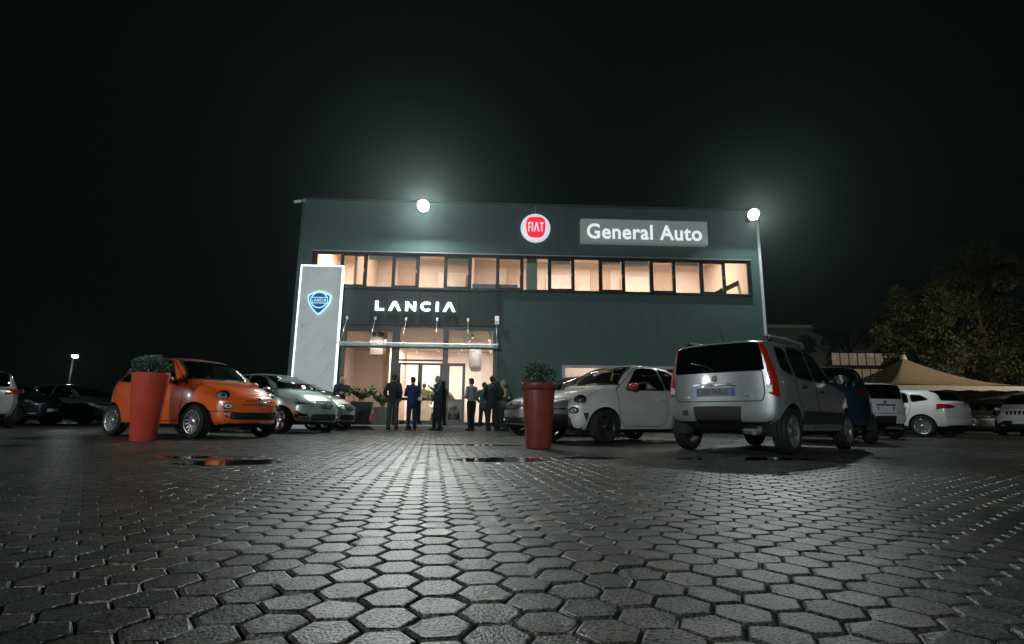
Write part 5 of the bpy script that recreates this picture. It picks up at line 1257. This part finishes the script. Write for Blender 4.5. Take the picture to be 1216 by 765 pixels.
street_lamp((-26.3, 31.5), 3.75, facing((-26.3, 31.5), (-8, 14)), 'lit street lamp on a thin pole beyond the parked cars', 30, 45, 30)
# the street lamps that light the lot from outside the picture
street_lamp((-25.0, .5), 5.2, facing((-25, .5), (-5, 10)), 'street lamp at the lot edge beyond the picture nearest the silver estate', 1500, 60, 70)
street_lamp((-4.5, -15.5), 6.0, facing((-4.5, -15.5), (-3, 11)), 'street lamp at the roadside behind the photographer', 4900, 60, 72)
street_lamp((34.0, 10.0), 6.2, facing((34, 10), (25, 30)), 'warm street lamp beside the tent outside the picture', 1950, 60, 64, (1.0, .88, .70), 85)
# ------------------------------------------------------------------ people
def capsule(mb, a, b, ra, rb, n=12):
    a, b = Vector(a), Vector(b); d = (b - a); L = d.length; d.normalize()
    prof = []
    for k in range(4): t = math.pi / 2 * (1 - k / 3); prof.append((ra * math.cos(t), -ra * math.sin(t)))
    for k in range(4): t = math.pi / 2 * k / 3; prof.append((rb * math.cos(t), L + rb * math.sin(t)))
    q = d.to_track_quat('Z', 'Y').to_matrix(); tmp = MB().lathe(prof, n); mb.add([a + q @ Vector(v) for v in tmp.v], tmp.f, True)
def flatcap(mb, a, b, ra, rb, fy, n=14):
    """capsule flattened front to back by fy"""
    k0 = len(mb.v); capsule(mb, a, b, ra, rb, n); 
    cy_ = lambda z: a[1] + (b[1] - a[1]) * max(0, min(1, (z - a[2]) / max(1e-6, b[2] - a[2])))
    for i in range(k0, len(mb.v)):
        x, y, z = mb.v[i]; c = cy_(z); mb.v[i] = (x, c + (y - c) * fy, z)
def remesh(mb, name, mat, parent, vox, sm=3):
    me = mb.mesh(name + '_src', None); ob = bpy.data.objects.new('tmp', me); COL.objects.link(ob)
    m = ob.modifiers.new('r', 'REMESH'); m.mode = 'VOXEL'; m.voxel_size = vox; m.use_smooth_shade = True
    s2 = ob.modifiers.new('s', 'SMOOTH'); s2.factor = .5; s2.iterations = sm
    dg = bpy.context.evaluated_depsgraph_get(); dg.update(); out = bpy.data.meshes.new_from_object(ob.evaluated_get(dg)); bpy.data.objects.remove(ob); bpy.data.meshes.remove(me)
    out.name = name; out.materials.clear(); out.materials.append(mat); out.polygons.foreach_set('use_smooth', [True] * len(out.polygons))
    return link(bpy.data.objects.new(name, out), parent)
SKIN = simple('skin', (.50, .32, .24), .5, var=.06)
def person(loc, z, rz, label, hgt, jacket, trousers, hair, arms, legs=.0, lean=0.0, shirt=None, long_coat=True, bald=False, head=0.0, cap=None, shoes=None, sleeve=True, build=1.0):
    """figure facing -y before rotation. arms: (left, right), each (elbow xyz, wrist xyz)"""
    o = empty('person', (loc[0], loc[1], z), rz, label, 'person', 'people standing by the entrance'); k = hgt / 1.76; o.scale = (k, k, k)
    W_ = build
    hipz, shz = .93, 1.44; dy = -lean
    hip = [(-.095, .0, hipz), (.095, 0, hipz)]; st = legs
    ank = [(-.11 - .02, -st, .09), (.11 + .02, st * .8, .09)]; knee = [(-.112, -st * .6 - .015, .50), (.112, st * .35 - .015, .50)]
    sh = [(-.19 * W_, dy, shz), (.19 * W_, dy, shz)]
    b = MB()
    # body: one continuous figure
    flatcap(b, (0, 0, .95), (0, dy * .5, 1.16), .155 * W_, .145 * W_, .72); flatcap(b, (0, dy * .5, 1.14), (0, dy, 1.36), .15 * W_, .165 * W_, .66); capsule(b, (-.10, dy, 1.42), (.10, dy, 1.42), .075, .075)
    capsule(b, (0, dy, 1.42), (0, dy - .02, 1.56), .058, .055)
    hc = Vector((0, dy - .03, 1.66))
    b.ellipsoid(hc, (.076, .096, .115), 18, 14); b.ellipsoid(hc + Vector((0, -.03, -.065)), (.055, .062, .055), 14, 10)
    b.ellipsoid(hc + Vector((0, -.098, -.012)), (.014, .020, .026), 8, 6)
    for s in (-1, 1): b.ellipsoid(hc + Vector((s * .078, .008, -.008)), (.012, .02, .032), 8, 6); b.ellipsoid(hc + Vector((s * .03, -.084, .012)), (.018, .014, .010), 8, 6)
    for i, s in enumerate((-1, 1)):
        e, w = Vector(arms[i][0]), Vector(arms[i][1]); capsule(b, sh[i], e, .052, .042); capsule(b, e, w, .041, .029)
        d = (w - e).normalized(); side = d.cross(Vector((0, -1, 0))); side = side.normalized() if side.length > .2 else Vector((1, 0, 0)); nrm = d.cross(side)
        palm = w + d * .075; capsule(b, w + d * .02, palm, .028, .034)
        for f_, (off, L) in enumerate(((-.030, .062), (-.010, .076), (.011, .072), (.030, .055))):
            p0 = palm + side * off + d * .012; p1 = p0 + d * L * .55 + nrm * .010; p2 = p1 + d * L * .42 + nrm * .026; capsule(b, p0, p1, .0105, .010, 6); capsule(b, p1, p2, .010, .0085, 6)
        t0 = w + d * .03 + side * (-.028 * s); t1 = t0 + d * .038 - side * .026 * s + nrm * .01; capsule(b, t0, t1, .0125, .011, 6); capsule(b, t1, t1 + d * .03 + nrm * .01, .011, .009, 6)
        capsule(b, hip[i], knee[i], .082, .056); capsule(b, knee[i], ank[i], .054, .036); capsule(b, Vector(ank[i]) + Vector((0, .02, -.045)), Vector(ank[i]) + Vector((0, -.14, -.055)), .034, .030)
    remesh(b, 'body', SKIN, o, .0085, 2)
    J = simple('cloth_%.3f_%.3f_%.3f' % jacket, jacket, .85, var=.18, scale=9, bmp=.3); Tm = simple('cloth_%.3f_%.3f_%.3f' % trousers, trousers, .88, var=.18, scale=11, bmp=.3)
    j = MB(); zb = .80 if long_coat else .97
    flatcap(j, (0, 0, zb + .10), (0, dy * .5, 1.14), .178 * W_, .168 * W_, .76); flatcap(j, (0, dy * .5, 1.12), (0, dy, 1.35), .172 * W_, .182 * W_, .70)
    for s in (-1, 1): capsule(j, (0, dy, 1.44), (s * .185 * W_, dy, 1.43), .078, .068)
    capsule(j, (0, dy + .005, 1.44), (0, dy - .005, 1.50), .074, .068)
    for i, s in enumerate((-1, 1)):
        e, w = Vector(arms[i][0]), Vector(arms[i][1]); capsule(j, sh[i], e, .071, .058)
        if sleeve: capsule(j, e, e + (w - e) * .96, .057, .044)
        else: pass
    remesh(j, 'jacket', J, o, .014, 3)
    t = MB()
    flatcap(t, (0, 0, .88), (0, 0, 1.02), .165 * W_, .155 * W_, .78)
    for i in (0, 1):
        capsule(t, hip[i], knee[i], .102, .078); capsule(t, knee[i], Vector(ank[i]) + Vector((0, .005, .0)), .078, .064); capsule(t, Vector(ank[i]), Vector(ank[i]) + Vector((0, 0, -.02)), .064, .066)
    remesh(t, 'trousers', Tm, o, .014, 3)
    SH = simple('shoe_leather', (.02, .018, .016), .4) if not shoes else simple('shoe_%.2f' % shoes[0], shoes, .5)
    for i in (0, 1):
        m = MB(); a = Vector(ank[i]); flatc = MB(); capsule(m, a + Vector((0, .03, -.05)), a + Vector((0, -.155, -.058)), .044, .036); m.v = [(x, y, max(.0, zz)) for x, y, zz in m.v]; m.build('shoe', SH, o)
    if shirt:
        m = MB(); m.prism([(-.05, 1.50), (.05, 1.50), (.012, 1.18), (-.012, 1.18)], 'y', dy - .150, dy - .128); m.build('shirt_front', simple('shirt_cloth', shirt, .8), o)
    if hair:
        m = MB(); r_ = random.Random(int(hgt * 1000))
        if bald: m.ellipsoid(hc + Vector((0, .03, -.02)), (.080, .078, .07), 16, 10)
        else: m.ellipsoid(hc + Vector((0, .018, .030)), (.087, .098, .100), 18, 12); m.ellipsoid(hc + Vector((0, .045, -.02)), (.078, .062, .07), 14, 10); m.ellipsoid(hc + Vector((0, -.05, .088)), (.06, .045, .03), 12, 8)
        remesh(m, 'hair', simple('hair_%.3f' % hair[0], hair, .7, var=.4, scale=60, bmp=.6), o, .010, 2)
    if cap:
        m = MB(); m.ellipsoid(hc + Vector((0, .01, .045)), (.092, .108, .085), 18, 12); m.build('hat', simple('hat_cloth', cap, .85), o)
    return o
DOWN = (((-.25, .02, 1.16), (-.26, -.06, .92)), ((.25, .02, 1.16), (.26, -.06, .92)))
POCK = (((-.28, .07, 1.17), (-.20, -.10, 1.00)), ((.28, .07, 1.17), (.20, -.10, 1.00)))
FOLD = (((-.25, -.07, 1.17), (.02, -.22, 1.16)), ((.25, -.07, 1.17), (-.02, -.24, 1.20)))
TALK = (((-.26, .03, 1.17), (-.24, -.10, .95)), ((.25, -.10, 1.20), (.08, -.28, 1.36)))
HOLD = (((-.25, -.02, 1.16), (-.10, -.24, 1.14)), ((.25, -.02, 1.16), (.10, -.26, 1.16)))
BACK = math.pi
person((-5.68, 17.72), 0, R(40), 'bald person in a dark jacket with folded arms behind the steel silver car', 1.72, (.030, .032, .026), (.02, .02, .022), (.25, .2, .16), FOLD, bald=True)
person((-3.90, 17.62), 0, BACK - R(8), 'person in a black jacket and loose grey jeans seen from behind', 1.80, (.014, .018, .018), (.055, .075, .075), (.02, .018, .015), POCK, .03, cap=(.02, .024, .024))
person((-3.26, 17.60), 0, BACK + R(35), 'person in a bright blue suit holding papers', 1.72, (.014, .034, .105), (.012, .027, .08), (.012, .01, .009), HOLD, .03)
person((-3.55, 21.6), .14, BACK + R(10), 'person in an olive shirt and dark trousers just inside the doors', 1.62, (.13, .14, .045), (.03, .035, .038), (.05, .035, .025), HOLD, .04, long_coat=False)
person((-2.42, 17.58), 0, R(-62), 'bald person in a dark navy suit with a pale shirt', 1.78, (.010, .020, .038), (.009, .014, .022), (.22, .16, .12), TALK, .05, bald=True, shirt=(.6, .5, .4))
person((-1.30, 17.62), 0, BACK + R(50), 'person in a pale grey shirt and black trousers', 1.70, (.26, .27, .25), (.012, .012, .013), (.03, .022, .016), HOLD, .06, long_coat=False, lean=.02)
person((-.92, 17.98), 0, BACK - R(30), 'shorter person in a teal jacket and white shoes partly hidden in the group', 1.60, (.04, .085, .08), (.015, .018, .018), (.03, .025, .02), POCK, .08, shoes=(.6, .6, .58))
person((-.62, 17.52), 0, BACK + R(5), 'person in a black coat and hat with their back turned in the group', 1.78, (.012, .018, .019), (.012, .018, .019), (.02, .018, .016), POCK, .02, cap=(.016, .02, .02), build=1.08)
person((-.28, 17.95), 0, R(35), 'grey haired person in a green jacket and pale shirt beside the dark green car', 1.66, (.085, .125, .085), (.03, .04, .04), (.30, .28, .25), FOLD, .03, shirt=(.55, .55, .5))
# papers in the hands
def paper(loc, rz, label):
    o = empty('paper_sheet', loc, rz, label, 'paper'); m = MB(); m.box(-.105, .105, -.15, .15, -.001, .001); ob = m.build('sheet', simple('white_paper', (.8, .8, .78), .6), o); ob.rotation_euler = (R(60), 0, 0)
paper((-3.10, 17.80, 1.10), R(30), 'white paper held by the person in the blue suit')
# ------------------------------------------------------------------ marquee tent
TENT = simple('tan_canvas', (.46, .34, .20), .8, var=.1, scale=3, bmp=.15)
o = empty('marquee_tent', (0, 0, 0), 0, 'large tan canvas tent with a pointed peak behind the white cars', 'tent')
def canvas(o, pk, ex0, ex1, ey0, ey1, zp, ze, ex, posts, cap_=True, val=.30):
    mb = MB(); nr, ns = 14, 48; vs = []; fs = []; per = []
    for k in range(ns):
        t = k / ns * 4; i = int(t); f_ = t - i; cs = [(ex0, ey0), (ex1, ey0), (ex1, ey1), (ex0, ey1)]; a, b2 = cs[i], cs[(i + 1) % 4]; per.append((a[0] + (b2[0] - a[0]) * f_, a[1] + (b2[1] - a[1]) * f_))
    for j in range(nr + 1):
        q = j / nr
        for k, (x, y) in enumerate(per):
            sag = -.05 * q * (math.sin(k / ns * 4 * math.pi) ** 2)
            vs.append((pk[0] + (x - pk[0]) * q, pk[1] + (y - pk[1]) * q, ze + (zp - ze) * (1 - q) ** ex + sag))
    for j in range(nr):
        for k in range(ns): fs.append((j * ns + k, j * ns + (k + 1) % ns, (j + 1) * ns + (k + 1) % ns, (j + 1) * ns + k))
    mb.add(vs, fs, True); mb.build('roof', TENT, o)
    mb = MB(); vs = []; fs = []
    for k, (x, y) in enumerate(per): vs += [(x, y, ze - .05), (x, y, ze - val + .05 * (k % 2))]
    for k in range(ns): a = 2 * k; b2 = 2 * ((k + 1) % ns); fs.append((a, b2, b2 + 1, a + 1))
    mb.add(vs, fs); mb.build('valance', simple('pale_canvas', (.40, .38, .30), .8), o)
    if cap_: MB().lathe([(0, .22), (.10, .2), (.16, .05), (.18, -.08), (0, -.08)], 16, c=(pk[0], pk[1], zp)).build('finial', simple('white_cap_canvas', (.7, .66, .58), .7), o)
    for (x, y) in posts: MB().tube([(x, y, 0), (x, y, ze - .06)], .05, 8).build('post', M_TRIM, o)
canvas(o, (21.7, 29.0), 18.3, 25.1, 25.7, 32.3, 3.95, 2.30, 1.7, ((18.35, 25.75), (25.05, 25.75), (18.35, 32.25), (25.05, 32.25)))
o = empty('flat_canopy', (0, 0, 0), 0, 'low pale canvas canopy joined to the pointed tent', 'canopy')
canvas(o, (32, 29.5), 25.2, 40.0, 26.0, 33.0, 2.62, 2.30, 1.0, ((25.25, 26.05), (30.2, 26.05), (35.0, 26.05), (39.9, 26.05)), False, .60)
# ------------------------------------------------------------------ hall behind
o = empty('industrial_hall', (0, 0, 0), 0, 'dark flat roofed hall with two rows of pale square windows behind the tent', 'building')
HW = simple('hall_sheeting', (.014, .024, .022), .7, scale=.6)
MB().box(17.5, 40.5, 41.0, 60, 0, 7.7).build('wall', HW, o); MB().box(17.3, 40.7, 40.8, 60.2, 7.7, 7.95).build('roof_edge', simple('hall_cap', (.045, .06, .058), .5), o)
PANE = simple('pale_hall_pane', (.45, .40, .31), .35, var=.25, scale=1.5, es=.10, emis=(.9, .72, .48))
for k in range(11):
    x = 25.0 + k * .68; f_ = MB().box(x, x + .66, 40.93, 40.998, 4.78, 5.82).build('window', M_FRAME, o); MB().box(x + .04, x + .62, 40.9, 40.929, 4.83, 5.77).build('pane', PANE, f_)
for k in range(8):
    x = 26.6 + k * .68; f_ = MB().box(x, x + .66, 40.93, 40.998, 3.75, 4.58).build('window', M_FRAME, o); MB().box(x + .04, x + .62, 40.9, 40.929, 3.79, 4.54).build('pane', PANE, f_)
MB().box(24.6, 33.2, 40.5, 40.99, 4.60, 4.76).build('ledge', simple('hall_ledge', (.10, .06, .04), .7), o)
# ------------------------------------------------------------------ trees on the right, shrubs of the far edge
BARK = simple('tree_bark', (.11, .085, .06), .9, bmp=.6, scale=12)
FOL = simple('autumn_foliage', (.100, .108, .045), .6, var=.55, scale=1.3)
def tree(loc, h, rad, zc, label, seed, n=9000, lean=0.0):
    o = empty('tree', (*loc, 0), 0, label, 'tree', 'trees behind the tent'); r = random.Random(seed)
    tr = MB(); tr.tube([(0, 0, -.05), (.1 + lean * .3, 0, h * .3), (lean * .7, .1, h * .6), (lean, 0, h * .9)], [.24, .19, .12, .03], 10)
    cl = []
    for k in range(34):
        a = r.uniform(0, 6.28); u = r.uniform(-.9, 1); q = rad * r.uniform(.35, 1.0); s = math.sqrt(1 - u * u)
        c = Vector((lean + q * s * math.cos(a), q * s * math.sin(a), zc + u * (h - zc) * r.uniform(.7, 1.0))); cl.append((c, rad * r.uniform(.16, .34)))
        z0 = max(h * .2, min(h * .85, c.z - rad * .5)); tr.tube([(lean * z0 / h, 0, z0), tuple((c + Vector((lean * z0 / h, 0, z0))) / 2 + Vector((0, 0, .2))), tuple(c)], [.055, .035, .012], 5)
    tr.build('trunk', BARK, o)
    def fn(r2):
        c, q = cl[r2.randrange(len(cl))]; d = Vector((r2.gauss(0, 1), r2.gauss(0, 1), r2.gauss(0, 1))).normalized(); p = c + d * q * r2.random() ** .45; p.z -= .12 * r2.random()
        return tuple(p), (d.x + r2.gauss(0, .6), d.y + r2.gauss(0, .6), d.z - .4 + r2.gauss(0, .6))
    leaf_cloud(n, fn, .22, FOL, 'crown', o, seed, 1.7)
tree((27.9, 35.0), 9.9, 2.9, 6.3, 'olive leaved tree nearest the hall behind the tent', 31, 13000)
tree((32.2, 35.5), 13.2, 3.3, 8.0, 'tallest olive leaved tree behind the tent', 32, 15000)
tree((36.4, 34.5), 10.0, 3.0, 6.0, 'olive leaved tree at the picture edge behind the tent', 33, 13000)

# ------------------------------------------------------------------ volume added to give the lens bloom round the lamps
HZ = MB().box(-48, 48, -16, 66, -1.0, 15.5).build('bloom_haze', None); HZ['kind'] = 'stuff'
m = bpy.data.materials.new('lamp_bloom_haze'); m.use_nodes = True; t = m.node_tree
for n in list(t.nodes): t.nodes.remove(n)
o_ = t.nodes.new('ShaderNodeOutputMaterial'); v_ = t.nodes.new('ShaderNodeVolumePrincipled'); v_.inputs['Color'].default_value = (.74, .97, .91, 1); v_.inputs['Density'].default_value = .00042; v_.inputs['Anisotropy'].default_value = .87
t.links.new(v_.outputs[0], o_.inputs['Volume']); HZ.data.materials.append(m)
